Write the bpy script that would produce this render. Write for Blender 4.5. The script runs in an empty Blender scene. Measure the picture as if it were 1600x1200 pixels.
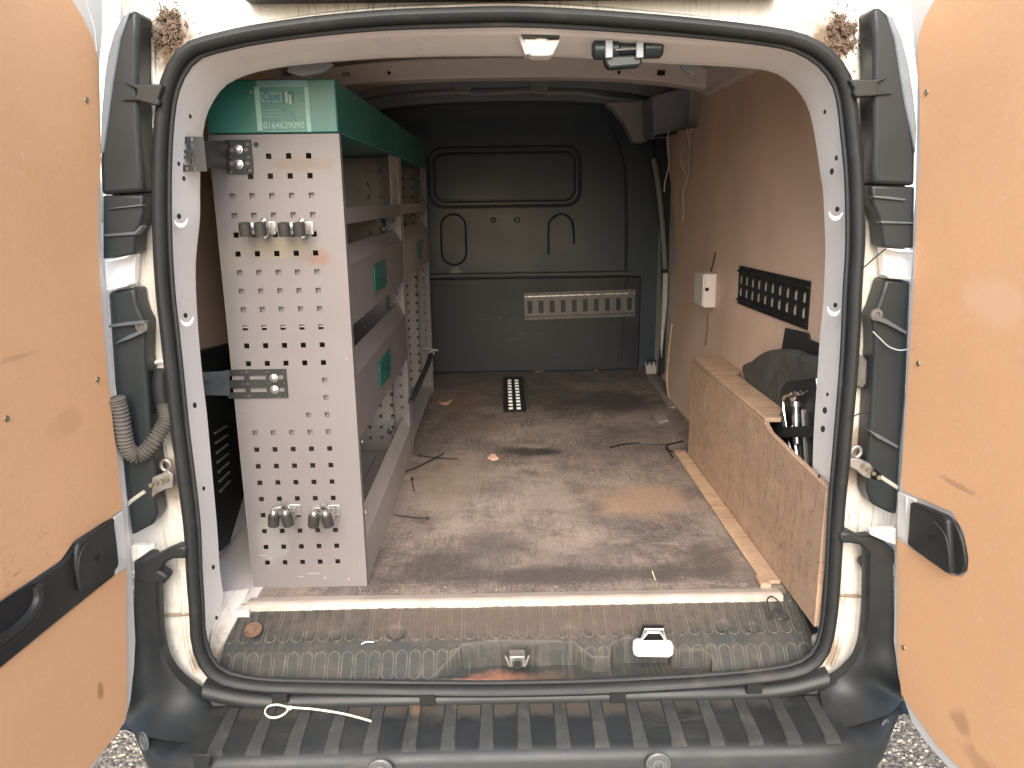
import bpy, bmesh, math, random
from mathutils import Vector, Matrix, noise
random.seed(7); rnd0 = random.Random(11)
sc = bpy.context.scene
R_ = math.radians
# ------------------------------------------------------------------ camera
CAM = Vector((-0.018, -1.43, 1.47)); PIT, YAW, ROL, FOC = R_(13.6), R_(0.62), R_(-0.75), 1200.0
ROT = (Matrix.Rotation(-YAW, 3, 'Z') @ Matrix.Rotation(math.pi/2-PIT, 3, 'X') @ Matrix.Rotation(ROL, 3, 'Z'))
cd = bpy.data.cameras.new('camera'); cam = bpy.data.objects.new('camera', cd); sc.collection.objects.link(cam)
cam.matrix_world = Matrix.Translation(CAM) @ ROT.to_4x4()
cd.sensor_width = 36; cd.lens = FOC/1600*36; cd.clip_end = 500; cd.clip_start = 0.02
sc.camera = cam
# ------------------------------------------------------------------ sky, sun, exposure
SUN_EL, SUN_AZ = R_(38), R_(184)          # azimuth the light comes from (compass style, 180 = behind the camera)
w = bpy.data.worlds.new("World"); sc.world = w; w.use_nodes = True
nt = w.node_tree; bg = nt.nodes['Background']
sky = nt.nodes.new('ShaderNodeTexSky'); sky.sky_type = 'NISHITA'; sky.sun_disc = False
sky.sun_elevation = SUN_EL; sky.sun_rotation = SUN_AZ; sky.dust_density = 3.0; sky.air_density = 1.0; sky.ozone_density = 0.0
nt.links.new(sky.outputs[0], bg.inputs[0]); bg.inputs[1].default_value = 0.15
sd = bpy.data.lights.new('sun', 'SUN'); sd.energy = .95; sd.angle = R_(50); sd.color = (1, .95, .90)
so = bpy.data.objects.new('sun', sd); sc.collection.objects.link(so)
dirv = Vector((math.sin(SUN_AZ)*math.cos(SUN_EL), math.cos(SUN_AZ)*math.cos(SUN_EL), math.sin(SUN_EL)))
so.rotation_euler = dirv.to_track_quat('Z', 'Y').to_euler()
sc.view_settings.view_transform = 'Standard'; sc.view_settings.look = 'None'
sc.view_settings.exposure = 1.66; sc.view_settings.gamma = 1
sc.render.engine = 'CYCLES'
sc.cycles.max_bounces = 8; sc.cycles.diffuse_bounces = 6

# ------------------------------------------------------------------ helpers
def at(px, py, X=None, Y=None, Z=None):
    """sight line through a point of the survey photograph, met with a plane of the van"""
    d = ROT @ Vector(((px-800)/FOC, -(py-600)/FOC, -1))
    for i, v in enumerate((X, Y, Z)):
        if v is not None: return CAM + d*((v-CAM[i])/d[i])
def onplane(px, py, P, n):
    d = ROT @ Vector(((px-800)/FOC, -(py-600)/FOC, -1))
    return CAM + d*((P-CAM).dot(n)/d.dot(n))

class MB:
    def __init__(s): s.v = []; s.f = []
    def add(s, vs, fs):
        b = len(s.v); s.v += [tuple(v) for v in vs]; s.f += [tuple(i+b for i in f) for f in fs]; return s
    def box(s, lo, hi):
        x0, y0, z0 = lo; x1, y1, z1 = hi
        return s.add([(x0,y0,z0),(x1,y0,z0),(x1,y1,z0),(x0,y1,z0),(x0,y0,z1),(x1,y0,z1),(x1,y1,z1),(x0,y1,z1)],
                     [(3,2,1,0),(4,5,6,7),(0,1,5,4),(1,2,6,5),(2,3,7,6),(3,0,4,7)])
    def obox(s, c, ax, ay, az):
        c, ax, ay, az = map(Vector, (c, ax, ay, az)); vs = []
        for k in (-1, 1):
            for a, b in ((-1,-1),(1,-1),(1,1),(-1,1)): vs.append(c+ax*a+ay*b+az*k)
        return s.add(vs, [(3,2,1,0),(4,5,6,7),(0,1,5,4),(1,2,6,5),(2,3,7,6),(3,0,4,7)])
    def quad(s, a, b, c, d): return s.add([a,b,c,d], [(0,1,2,3)])
    def plate(s, pts, off):
        off = Vector(off); n = len(pts); vs = [Vector(p) for p in pts]; vs += [v+off for v in vs]
        nn = Vector((0,0,0))
        for i in range(n): nn += vs[i].cross(vs[(i+1) % n])
        fs = [tuple(range(n)), tuple(range(2*n-1, n-1, -1))]
        fs += [((i+1) % n, i, n+i, n+(i+1) % n) for i in range(n)]
        if nn.dot(off) > 0: fs = [tuple(reversed(f)) for f in fs]
        return s.add(vs, fs)
    def tube(s, pts, r, n=8, closed=False, cap=True, flat=None):
        pts = [Vector(p) for p in pts]; m = len(pts); rs = r if isinstance(r, (list, tuple)) else [r]*m
        vs = []; up = None
        for i in range(m):
            a = pts[(i-1) % m] if (closed or i > 0) else pts[i]; b = pts[(i+1) % m] if (closed or i < m-1) else pts[i]
            t = (b-a).normalized()
            if up is None:
                up = Vector((0,1,0)) if abs(t.y) < .9 else Vector((0,0,1))
            u = (up - t*up.dot(t)).normalized(); up = u; v2 = t.cross(u)
            for k in range(n):
                an = 2*math.pi*k/n; fu, fv = flat if flat else (1, 1)
                vs.append(pts[i] + u*(math.cos(an)*rs[i]*fu) + v2*(math.sin(an)*rs[i]*fv))
        fs = []
        for i in range(m if closed else m-1):
            j = (i+1) % m
            for k in range(n): l = (k+1) % n; fs.append((i*n+k, i*n+l, j*n+l, j*n+k))
        if cap and not closed: fs += [tuple(range(n-1, -1, -1)), tuple(range((m-1)*n, m*n))]
        return s.add(vs, fs)
    def lathe(s, c, axis, prof, n=16):
        c = Vector(c); ax = Vector(axis).normalized(); u = ax.orthogonal().normalized(); v = ax.cross(u); vs = []
        for r, h in prof:
            for k in range(n): a = 2*math.pi*k/n; vs.append(c+ax*h+(u*math.cos(a)+v*math.sin(a))*r)
        fs = [(i*n+k, i*n+(k+1) % n, (i+1)*n+(k+1) % n, (i+1)*n+k) for i in range(len(prof)-1) for k in range(n)]
        fs.append(tuple(range(n-1, -1, -1))); fs.append(tuple(range((len(prof)-1)*n, len(prof)*n)))
        return s.add(vs, fs)
    def perf(s, o, eu, ev, W, H, t, holes):
        """sheet with real rectangular holes; o corner, eu/ev unit axes, t thickness vector"""
        o, eu, ev, t = map(Vector, (o, eu, ev, t)); us = {0, W}; vv = {0, H}
        for a, b, c, d in holes: us |= {a, b}; vv |= {c, d}
        us = sorted(us); vv = sorted(vv); nu, nv = len(us), len(vv)
        hs = {}
        for i in range(nu-1):
            for j in range(nv-1):
                cu, cv = (us[i]+us[i+1])/2, (vv[j]+vv[j+1])/2
                hs[i, j] = any(a < cu < b and c < cv < d for a, b, c, d in holes)
        for a in range(-1, nu):
            for b in (-1, nv-1): hs[a, b] = True
        for b in range(-1, nv):
            hs[-1, b] = True; hs[nu-1, b] = True
        base = len(s.v); N = nu*nv
        for lay in (0, 1):
            for i in range(nu):
                for j in range(nv): s.v.append(tuple(o+eu*us[i]+ev*vv[j]+t*lay))
        I = lambda i, j, l: base+l*N+i*nv+j
        for i in range(nu-1):
            for j in range(nv-1):
                if hs[i, j]: continue
                s.f.append((I(i,j,0), I(i+1,j,0), I(i+1,j+1,0), I(i,j+1,0)))
                s.f.append((I(i,j+1,1), I(i+1,j+1,1), I(i+1,j,1), I(i,j,1)))
                if hs[i-1, j]: s.f.append((I(i,j,0), I(i,j+1,0), I(i,j+1,1), I(i,j,1)))
                if hs[i+1, j]: s.f.append((I(i+1,j,1), I(i+1,j+1,1), I(i+1,j+1,0), I(i+1,j,0)))
                if hs[i, j-1]: s.f.append((I(i,j,1), I(i+1,j,1), I(i+1,j,0), I(i,j,0)))
                if hs[i, j+1]: s.f.append((I(i,j+1,0), I(i+1,j+1,0), I(i+1,j+1,1), I(i,j+1,1)))
        return s
    def mesh(s, name, mat, smooth=False, ang=35, fix=True):
        me = bpy.data.meshes.new(name); me.from_pydata(s.v, [], s.f); me.materials.append(mat)
        if fix:
            bm = bmesh.new(); bm.from_mesh(me); bmesh.ops.recalc_face_normals(bm, faces=bm.faces); bm.to_mesh(me); bm.free()
        if smooth:
            me.polygons.foreach_set('use_smooth', [True]*len(me.polygons)); me.set_sharp_from_angle(angle=R_(ang))
        me.update(); return me
    def build(s, name, mat, parent=None, smooth=False, bevel=0, ang=35, fix=True, seg=2, origin=None):
        if origin is not None: s.v = [tuple(Vector(v)-Vector(origin)) for v in s.v]
        return put(name, s.mesh(name, mat, smooth or bevel > 0, ang, fix), parent, origin or (0,0,0), bevel, seg)

def wloc(o):
    p = Vector((0,0,0))
    while o is not None: p += o.location; o = o.parent
    return p
def put(name, me, parent=None, pos=(0,0,0), bevel=0, seg=2, rot=None):
    o = bpy.data.objects.new(name, me); sc.collection.objects.link(o)
    o.parent = parent; o.location = Vector(pos) - wloc(parent)
    if rot: o.rotation_euler = rot
    if bevel:
        m = o.modifiers.new('bevel', 'BEVEL'); m.width = bevel; m.segments = seg; m.limit_method = 'ANGLE'; m.angle_limit = R_(40)
    return o
def thing(name, label, cat, loc, group=None):
    o = bpy.data.objects.new(name, None); sc.collection.objects.link(o); o.location = loc
    o.empty_display_size = .05; o['label'] = label; o['category'] = cat
    if group: o['group'] = group
    return o
def tag(o, label, cat, group=None):
    o['label'] = label; o['category'] = cat
    if group: o['group'] = group
    return o
def catmull(pts, closed=True, n=6):
    pts = [Vector(p) for p in pts]; m = len(pts); out = []
    for i in range(m if closed else m-1):
        if closed: a, b, c, d = (pts[(i+k) % m] for k in (-1, 0, 1, 2))
        else: a, b, c, d = (pts[min(max(i+k, 0), m-1)] for k in (-1, 0, 1, 2))
        for k in range(n):
            t = k/n
            out.append(.5*((2*b)+(c-a)*t+(2*a-5*b+4*c-d)*t*t+(3*b-a-3*c+d)*t**3))
    if not closed: out.append(pts[-1])
    return out

# ------------------------------------------------------------------ materials
def mat(name, base, rough=.5, metal=0, var=.12, vs=5, dirt=None, stains_and_light=(), streaks=(), bump=None, bumps=(), rvar=.1, spec=.5, stretch=(1,1,1), emit=None, attr=None):
    m = bpy.data.materials.new(name); m.use_nodes = True; t = m.node_tree; N = t.nodes; L = t.links
    bs = N['Principled BSDF']; geo = N.new('ShaderNodeNewGeometry'); P = geo.outputs['Position']
    def mapped(scale, loc=(0,0,0)):
        k = N.new('ShaderNodeMapping'); k.inputs['Scale'].default_value = scale; k.inputs['Location'].default_value = loc
        L.new(P, k.inputs[0]); return k.outputs[0]
    def noi(vec, scale, detail=6, rough_=.6):
        k = N.new('ShaderNodeTexNoise'); k.inputs['Scale'].default_value = scale; k.inputs['Detail'].default_value = detail
        k.inputs['Roughness'].default_value = rough_; L.new(vec, k.inputs['Vector']); return k
    def mr(v, a, b, c=0, d=1):
        k = N.new('ShaderNodeMapRange'); k.inputs[1].default_value = a; k.inputs[2].default_value = b
        k.inputs[3].default_value = c; k.inputs[4].default_value = d; L.new(v, k.inputs[0]); return k.outputs[0]
    def mix(f, a, b):
        k = N.new('ShaderNodeMix'); k.data_type = 'RGBA'
        if isinstance(f, float): k.inputs[0].default_value = f
        else: L.new(f, k.inputs[0])
        for s_, x in ((6, a), (7, b)):
            if isinstance(x, tuple): k.inputs[s_].default_value = (*x[:3], 1)
            else: L.new(x, k.inputs[s_])
        return k.outputs[2]
    def mul(a, b):
        k = N.new('ShaderNodeMath'); k.operation = 'MULTIPLY'
        for s_, x in ((0, a), (1, b)):
            if isinstance(x, (int, float)): k.inputs[s_].default_value = x
            else: L.new(x, k.inputs[s_])
        return k.outputs[0]
    n1 = noi(mapped(stretch), vs)
    lo = tuple(c*(1-var) for c in base); hi = tuple(min(1, c*(1+var)) for c in base)
    col = mix(mr(n1.outputs[0], .3, .7), lo, hi)
    if dirt:
        for (dc, ds, a, b, amt, *st) in dirt:
            q = noi(mapped(st[0] if st else (1,1,1), (ds*.37, 1.3, .7)), ds, 8, .7)
            col = mix(mul(mr(q.outputs[0], a, b), amt), col, dc)
    for (sv, ss, a, b, sc_, amt) in streaks:
        q = noi(mapped(sv, (3.1, ss*.1, .2)), ss, 4, .5)
        k = N.new('ShaderNodeMath'); k.operation = 'SUBTRACT'; L.new(q.outputs[0], k.inputs[0]); k.inputs[1].default_value = .5
        k2 = N.new('ShaderNodeMath'); k2.operation = 'ABSOLUTE'; L.new(k.outputs[0], k2.inputs[0])
        big = noi(mapped((1,1,1), (5, 2, ss)), 3.5, 3)
        col = mix(mul(mul(mr(k2.outputs[0], a, 0), mr(big.outputs[0], b, b+.12)), amt), col, sc_)
    for (c, r, scol, amt, *nz) in stains_and_light:
        k = N.new('ShaderNodeVectorMath'); k.operation = 'SUBTRACT'; L.new(P, k.inputs[0]); k.inputs[1].default_value = c
        k2 = N.new('ShaderNodeVectorMath'); k2.operation = 'DIVIDE'; L.new(k.outputs[0], k2.inputs[0]); k2.inputs[1].default_value = r
        k3 = N.new('ShaderNodeVectorMath'); k3.operation = 'LENGTH'; L.new(k2.outputs[0], k3.inputs[0])
        q = noi(mapped((1,1,1), (c[0]*3, 0, c[2])), nz[0] if nz else 1.2/max(min(r), .01)*.6, 6, .7)
        ad = N.new('ShaderNodeMath'); ad.operation = 'MULTIPLY_ADD'; L.new(q.outputs[0], ad.inputs[0]); ad.inputs[1].default_value = 1.6; L.new(k3.outputs[1], ad.inputs[2])
        col = mix(mul(mr(ad.outputs[0], 1.75, 1.25), amt), col, scol)
    if attr:
        k = N.new('ShaderNodeAttribute'); k.attribute_name = attr[0]; col = mix(k.outputs['Fac'], col, attr[1])
    L.new(col, bs.inputs['Base Color'])
    L.new(mr(n1.outputs[0], .3, .7, max(.02, rough-rvar), min(1, rough+rvar)), bs.inputs['Roughness'])
    bs.inputs['Metallic'].default_value = metal; bs.inputs['Specular IOR Level'].default_value = spec
    bl = list(bumps) + ([bump] if bump else []); prev = None
    for b in bl:
        kind = b[2] if len(b) > 2 else 'n'; vec = mapped(b[3] if len(b) > 3 else (1,1,1))
        if kind == 'v':
            k = N.new('ShaderNodeTexVoronoi'); k.feature = 'DISTANCE_TO_EDGE'; k.inputs['Scale'].default_value = b[0]; k.inputs['Randomness'].default_value = .25
            L.new(vec, k.inputs['Vector']); h = mr(k.outputs['Distance'], 0, .18)
        else: h = noi(vec, b[0], 5).outputs[0]
        bn = N.new('ShaderNodeBump'); bn.inputs['Strength'].default_value = b[1]; bn.inputs['Distance'].default_value = b[4] if len(b) > 4 else .002
        L.new(h, bn.inputs['Height'])
        if prev: L.new(prev, bn.inputs['Normal'])
        prev = bn.outputs[0]
    if prev: L.new(prev, bs.inputs['Normal'])
    if emit: bs.inputs['Emission Color'].default_value = (*emit, 1); bs.inputs['Emission Strength'].default_value = 1
    return m
BROWN = (.16, .10, .06)
M_white = mat('white_paint', (.84,.83,.82), .35, var=.03, bump=(30,.05), dirt=[((.45,.42,.37), 6, .62, .8, .5)], spec=.5)
M_body = mat('weathered_white_paint', (.74,.71,.65), .5, var=.06, bump=(60,.2),
    dirt=[((.42,.36,.27), 9, .50, .72, .75), ((.20,.15,.10), 30, .62, .72, .7), ((.34,.36,.22), 5, .6, .75, .4)],
    stains_and_light=[((-.59,0,1.735),(.065,.2,.06),(.13,.085,.05),.97), ((.565,0,1.735),(.055,.2,.055),(.13,.085,.05),.97), ((-.60,0,1.60),(.02,.2,.05),(.12,.08,.05),.8),
            ((.62,0,1.60),(.02,.2,.04),(.12,.08,.05),.8), ((-.66,0,.52),(.05,.2,.05),(.22,.16,.11),.8), ((.66,0,.52),(.05,.2,.05),(.22,.16,.11),.8),
            ((-.68,0,.92),(.06,.2,.07),(.28,.22,.17),.8), ((.68,0,.95),(.05,.2,.09),(.25,.19,.14),.85), ((-.67,0,1.08),(.03,.2,.05),(.3,.25,.2),.6)],
    streaks=[((60,1,2), 1.0, .02, .45, (.2,.14,.09), .6)])
M_inwhite = mat('interior_white_paint', (.70,.65,.62), .4, var=.05, dirt=[((.46,.42,.38), 4, .5, .8, .4)], bump=(20,.05))
M_frame = mat('door_frame_paint', (.70,.69,.67), .35, var=.03, dirt=[((.5,.5,.42), 7, .6, .8, .5)])
M_greypaint = mat('grey_painted_metal', (.26,.275,.30), .5, var=.1)  # darker grey paint of the roof beam, top rail and corner trim
M_rubber = mat('black_rubber_seal', (.016,.018,.019), .6, var=.2, dirt=[((.07,.062,.052), 14, .55, .8, .6)], bump=(120,.15))
M_plastic = mat('black_textured_plastic', (.017,.020,.021), .5, var=.12, dirt=[((.055,.052,.046), 8, .52, .8, .5)], bump=(700,.12))
M_lamptrim = mat('satin_lamp_trim_plastic', (.020,.026,.028), .45, var=.08, dirt=[((.06,.06,.055), 6, .6, .85, .3)], bump=(500,.05))
M_bumper = mat('weathered_bumper_plastic', (.015,.019,.021), .5, var=.15,
    dirt=[((.05,.048,.043), 7, .48, .75, .5), ((.12,.08,.055), 40, .68, .78, .4)],
    stains_and_light=[((0,-.025,.435),(.75,.045,.05),(.095,.080,.064),.55,14.)], bump=(500,.12), streaks=[((2,40,2), 1., .02, .5, (.06,.057,.053), .5)])
M_rib = mat('bumper_rib_plastic', (.030,.034,.033), .6, var=.2, dirt=[((.09,.08,.062), 30, .5, .75, .6)],
    stains_and_light=[((.05,-.03,.44),(.025,.02,.03),(.42,.19,.09),1.), ((.12,-.03,.44),(.03,.02,.03),(.18,.10,.055),.8),((-.2,-.03,.44),(.03,.03,.03),(.15,.10,.06),.7),((-.12,-.03,.44),(.02,.02,.03),(.13,.085,.055),.7),((.5,-.02,.44),(.03,.03,.03),(.15,.10,.06),.7)], bump=(300,.2))
M_sill = mat('scuffed_sill_plastic', (.026,.030,.030), .78, var=.25, vs=14,
    dirt=[((.050,.047,.038), 10, .42, .7, .7), ((.085,.065,.050), 24, .52, .70, .5)],
    stains_and_light=[((0,.12,.56),(.66,.065,.10),(.088,.066,.052),.8,30.), ((-.02,.0,.476),(.15,.05,.024),(.27,.125,.08),.9,9.), ((.07,.0,.474),(.11,.05,.024),(.15,.10,.07),.6)],
    streaks=[((60,2,2), 1., .03, .42, (.12,.10,.08), .4), ((30,30,30), 1., .02, .5, (.11,.09,.075), .3)], bump=(200,.4), attr=('wear', (.17,.15,.125)))
M_door_ply = mat('hardboard_door_lining', (.75,.435,.235), .6, var=.05, vs=3,
    dirt=[((.80,.50,.30), 60, .5, .8, .4), ((.70,.39,.21), 9, .55, .8, .35), ((.60,.34,.19), 160, .55, .72, .5), ((.88,.60,.40), 110, .56, .7, .4), ((.68,.38,.20), 2.2, .5, .8, .3)],
    streaks=[((1,6,20), 1.2, .006, .60, (.38,.20,.11), .7), ((1,14,5), 2.1, .004, .62, (.82,.58,.4), .6)],
    stains_and_light=[((-.75,-.18,.60),(.2,.012,.022),(.42,.22,.11),.9,40.), ((-.74,-.3,1.25),(.2,.05,.006),(.5,.3,.18),.6), ((-.74,-.2,1.12),(.2,.06,.03),(.62,.34,.17),.5), ((.75,-.2,.98),(.2,.06,.008),(.45,.26,.16),.7), ((.74,-.25,1.3),(.2,.08,.05),(.82,.55,.36),.5), ((.75,-.25,.55),(.2,.035,.03),(.42,.24,.14),.65), ((.75,-.33,.47),(.2,.05,.03),(.42,.24,.14),.7), ((.75,-.30,.51),(.2,.06,.025),(.45,.26,.15),.55)], bump=(900,.12))
M_wall_ply = mat('brown_hardboard_wall_lining', (.74,.55,.42), .65, var=.1, vs=3,
    dirt=[((.62,.45,.34), 5, .5, .8, .5), ((.68,.5,.37), 40, .55, .8, .4)], streaks=[((1,5,14), 1.5, .005, .58, (.2,.12,.08), .6)], bump=(500,.12))
M_box_ply = mat('raw_plywood', (.46,.32,.22), .7, var=.12, vs=7, stretch=(1,1,3),
    dirt=[((.36,.215,.135), 12, .5, .75, .5), ((.60,.39,.25), 22, .5, .75, .5, (1,1,4)), ((.26,.15,.10), 50, .66, .74, .5, (1,3,1))],
    streaks=[((1,14,2.5), 1.6, .016, .38, (.27,.16,.10), .85), ((1,30,9), 2.4, .02, .36, (.24,.14,.09), .8), ((1,9,22), 2.9, .01, .42, (.66,.46,.31), .6)], bump=(300,.2))
M_edge_ply = mat('plywood_edge', (.60,.42,.28), .8, var=.15, vs=60, stretch=(8,1,1))
M_rack = mat('grey_powder_coated_steel', (.180,.165,.166), .42, var=.035, vs=3,
    dirt=[((.165,.155,.14), 5, .58, .8, .5), ((.225,.205,.20), 14, .55, .8, .4)],
    stains_and_light=[((-.44,.245,1.545),(.09,.1,.018),(.17,.125,.10),.7), ((-.41,.245,1.350),(.035,.1,.022),(.19,.115,.085),.75), ((-.49,.245,1.37),(.10,.1,.025),(.22,.19,.13),.7), ((-.60,.245,1.36),(.05,.1,.04),(.21,.195,.155),.5), ((-.57,.245,.70),(.05,.1,.08),(.27,.275,.25),.4)],
    streaks=[((25,25,3), 1.3, .006, .57, (.32,.28,.25), .5)])
M_rackdirty = mat('scuffed_grey_shelf_steel', (.33,.30,.29), .45, var=.08, vs=4,
    dirt=[((.15,.13,.12), 7, .5, .8, .5), ((.27,.245,.225), 25, .6, .75, .4)], streaks=[((6,6,25), 1.5, .01, .5, (.22,.19,.17), .5)])
M_green = mat('green_painted_header', (.032,.165,.145), .38, var=.08, vs=3)
M_greenclip = mat('translucent_green_label_holder', (.008,.12,.09), .25, var=.1)
M_stickerbg = mat('pale_green_sticker_film', (.05,.185,.155), .35, var=.1, vs=12)
M_stickerline = mat('sticker_white_ink', (.25,.44,.39), .5, var=.1, vs=60)
M_stickerblock = mat('sticker_blue_grey_ink', (.16,.30,.31), .5, var=.1, vs=60)
M_stickerdark = mat('sticker_dark_ink', (.03,.14,.15), .5)
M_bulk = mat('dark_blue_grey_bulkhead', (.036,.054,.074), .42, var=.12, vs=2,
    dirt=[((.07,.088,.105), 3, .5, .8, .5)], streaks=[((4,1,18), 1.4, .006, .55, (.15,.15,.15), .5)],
    stains_and_light=[((-.08,2.56,1.29),(.56,.3,.20),(.10,.092,.088),.75,2.5), ((-.255,2.5,1.10),(.04,.2,.035),(.34,.30,.24),.8)])  # first patch: warm reflected light painted into the bulkhead colour
M_bulklow = mat('lower_bulkhead_dark_paint', (.012,.017,.023), .45, var=.12, vs=2, streaks=[((3,1,12), 1.4, .008, .52, (.12,.12,.12), .5)])
M_bead = mat('pressed_bead_dark', (.024,.030,.038), .5)  # darker than the bulkhead: soft shadow of pressed lines put into the colour
M_floor = mat('worn_anti_slip_floor', (.29,.24,.21), .62, var=.3, vs=2.2,
    dirt=[((.115,.100,.098), 2.6, .44, .60, .85), ((.36,.275,.22), 3.4, .48, .68, .6), ((.075,.064,.058), 9, .46, .64, .7), ((.07,.062,.056), 220, .56, .66, .35), ((.33,.27,.235), 70, .52, .66, .45), ((.40,.26,.18), 13, .66, .74, .5)],
    streaks=[((26,2.2,1), 1.0, .03, .44, (.38,.31,.26), .35), ((30,3,1), 1.9, .02, .40, (.07,.062,.06), .6), ((3,14,1), 1.5, .02, .45, (.38,.31,.26), .5), ((60,5,1), 1.7, .03, .45, (.42,.34,.29), .5)],
    stains_and_light=[((.08,1.22,.57),(.14,.07,.1),(.035,.032,.032),.9), ((.45,1.9,.57),(.3,.25,.1),(.045,.042,.042),.75), ((.15,2.0,.57),(.35,.3,.1),(.07,.06,.055),.6),
            ((.40,.75,.57),(.18,.2,.1),(.37,.25,.18),.75), ((-.2,.95,.57),(.12,.35,.1),(.33,.26,.20),.6), ((.1,.28,.57),(.55,.06,.1),(.085,.075,.07),.85,8.), ((-.05,.45,.57),(.1,.16,.1),(.10,.09,.088),.6), ((-.2,.34,.57),(.13,.1,.1),(.08,.07,.062),.75,9.), ((.5,.33,.57),(.1,.12,.1),(.085,.072,.062),.75,9.), ((0,2.45,.57),(.8,.12,.1),(.20,.165,.135),.5), ((-.22,1.9,.57),(.13,.25,.1),(.22,.13,.08),.6), ((-.1,1.55,.57),(.14,.17,.1),(.26,.19,.14),.5)],
    bumps=[(135,.55,'v',(1,1,1),.0025)], bump=(40,.3))
M_alu = mat('worn_aluminium_strip', (.50,.45,.40), .42, .1, var=.12, vs=20, dirt=[((.33,.26,.20), 12, .5, .75, .6), ((.3,.22,.16), 60, .6, .75, .6)], stretch=(1,6,1))
M_steel = mat('zinc_steel', (.62,.62,.60), .28, .9, var=.12, vs=40)
M_chrome = mat('bright_chrome', (.85,.85,.84), .15, 1., var=.05, vs=30)
M_dullsteel = mat('dull_bracket_steel', (.32,.31,.29), .5, .6, var=.2, vs=30, dirt=[((.25,.17,.12), 40, .5, .7, .7)])
M_black = mat('black_painted_steel', (.020,.021,.021), .55, var=.2, vs=20, dirt=[((.06,.055,.05), 30, .58, .75, .6)])
M_hole = mat('dark_opening', (.01,.01,.01), .9, var=0)
M_felt = mat('dark_wheel_arch_felt', (.075,.075,.068), .85, var=.3, vs=14, bump=(60,.6,'n',(1,1,1),.01), dirt=[((.11,.105,.09), 5, .5, .75, .6)])
M_vinyl = mat('black_bag_vinyl', (.03,.033,.034), .5, var=.2)
M_webbing = mat('black_webbing', (.022,.022,.022), .8, bump=(400,.4))
M_sleeve = mat('clip_rubber_sleeve', (.032,.030,.028), .6, var=.2, vs=60)
M_boxwhite = mat('white_switch_plastic', (.70,.66,.62), .4, var=.05)
M_tie_w = mat('white_nylon', (.80,.76,.62), .45, var=.06)
M_tie_b = mat('black_nylon', (.02,.02,.02), .4)
M_wire = mat('pale_grey_wire', (.42,.44,.46), .5)
M_hose = mat('dusty_corrugated_rubber', (.12,.11,.098), .7, var=.2, vs=30)
M_chip = mat('pale_wood_chip', (.72,.45,.32), .8, var=.15, vs=60)
M_crumb = mat('pale_crumb', (.27,.21,.17), .8)
M_grass = mat('dry_grass_blade', (.65,.6,.35), .7)
M_lampwhite = mat('white_striker_cover', (.88,.88,.86), .35, var=.02)
M_lamp = mat('dark_teal_lamp_plastic', (.018,.028,.031), .35, var=.1)
M_lampstrap = mat('grey_lamp_strap', (.30,.32,.35), .4)
M_tan = mat('tan_exposed_board', (.13,.075,.05), .8, var=.5, vs=60)
M_screw = mat('dull_zinc_screw', (.30,.27,.20), .45, .7, var=.25, vs=90)
M_sensor = mat('sensor_plastic', (.10,.105,.108), .4)
# ground: exposed aggregate
def ground_mat():
    m = bpy.data.materials.new('gravelly_concrete'); m.use_nodes = True; t = m.node_tree; N = t.nodes; L = t.links; bs = N['Principled BSDF']
    g = N.new('ShaderNodeNewGeometry'); v = N.new('ShaderNodeTexVoronoi'); v.inputs['Scale'].default_value = 95; L.new(g.outputs['Position'], v.inputs['Vector'])
    sep = N.new('ShaderNodeSeparateColor'); L.new(v.outputs['Color'], sep.inputs[0])
    cr = N.new('ShaderNodeValToRGB'); e = cr.color_ramp.elements; e[0].color = (.08,.065,.052,1); e[1].color = (.42,.38,.31,1)
    for p, c in ((.3,(.17,.14,.11,1)),(.6,(.23,.20,.165,1)),(.8,(.32,.28,.22,1))):
        q = e.new(p); q.color = c
    L.new(sep.outputs[0], cr.inputs[0]); n = N.new('ShaderNodeTexNoise'); n.inputs['Scale'].default_value = 160; L.new(g.outputs['Position'], n.inputs['Vector'])
    mx = N.new('ShaderNodeMix'); mx.data_type = 'RGBA'; mx.blend_type = 'MULTIPLY'; mx.inputs[0].default_value = .55; L.new(cr.outputs[0], mx.inputs[6]); L.new(n.outputs['Color'], mx.inputs[7])
    L.new(mx.outputs[2], bs.inputs['Base Color']); bs.inputs['Roughness'].default_value = .9
    b = N.new('ShaderNodeBump'); b.inputs['Strength'].default_value = 1; b.inputs['Distance'].default_value = .006; b.invert = True; L.new(v.outputs['Distance'], b.inputs['Height']); L.new(b.outputs[0], bs.inputs['Normal'])
    return m
M_ground = ground_mat()

# ------------------------------------------------------------------ ground
g = MB().quad((-60,-60,0),(60,-60,0),(60,60,0),(-60,60,0)).build('ground', M_ground, fix=False); g['kind'] = 'structure'; g['label'] = 'pale gravelly concrete yard under the van'
# individual pebbles near the bumper corners
F = .574                                   # cargo floor height
van = thing('van', 'white panel van seen from behind with both rear doors swung open and empty cargo bay', 'van', (0, 1.2, 0))

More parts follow.
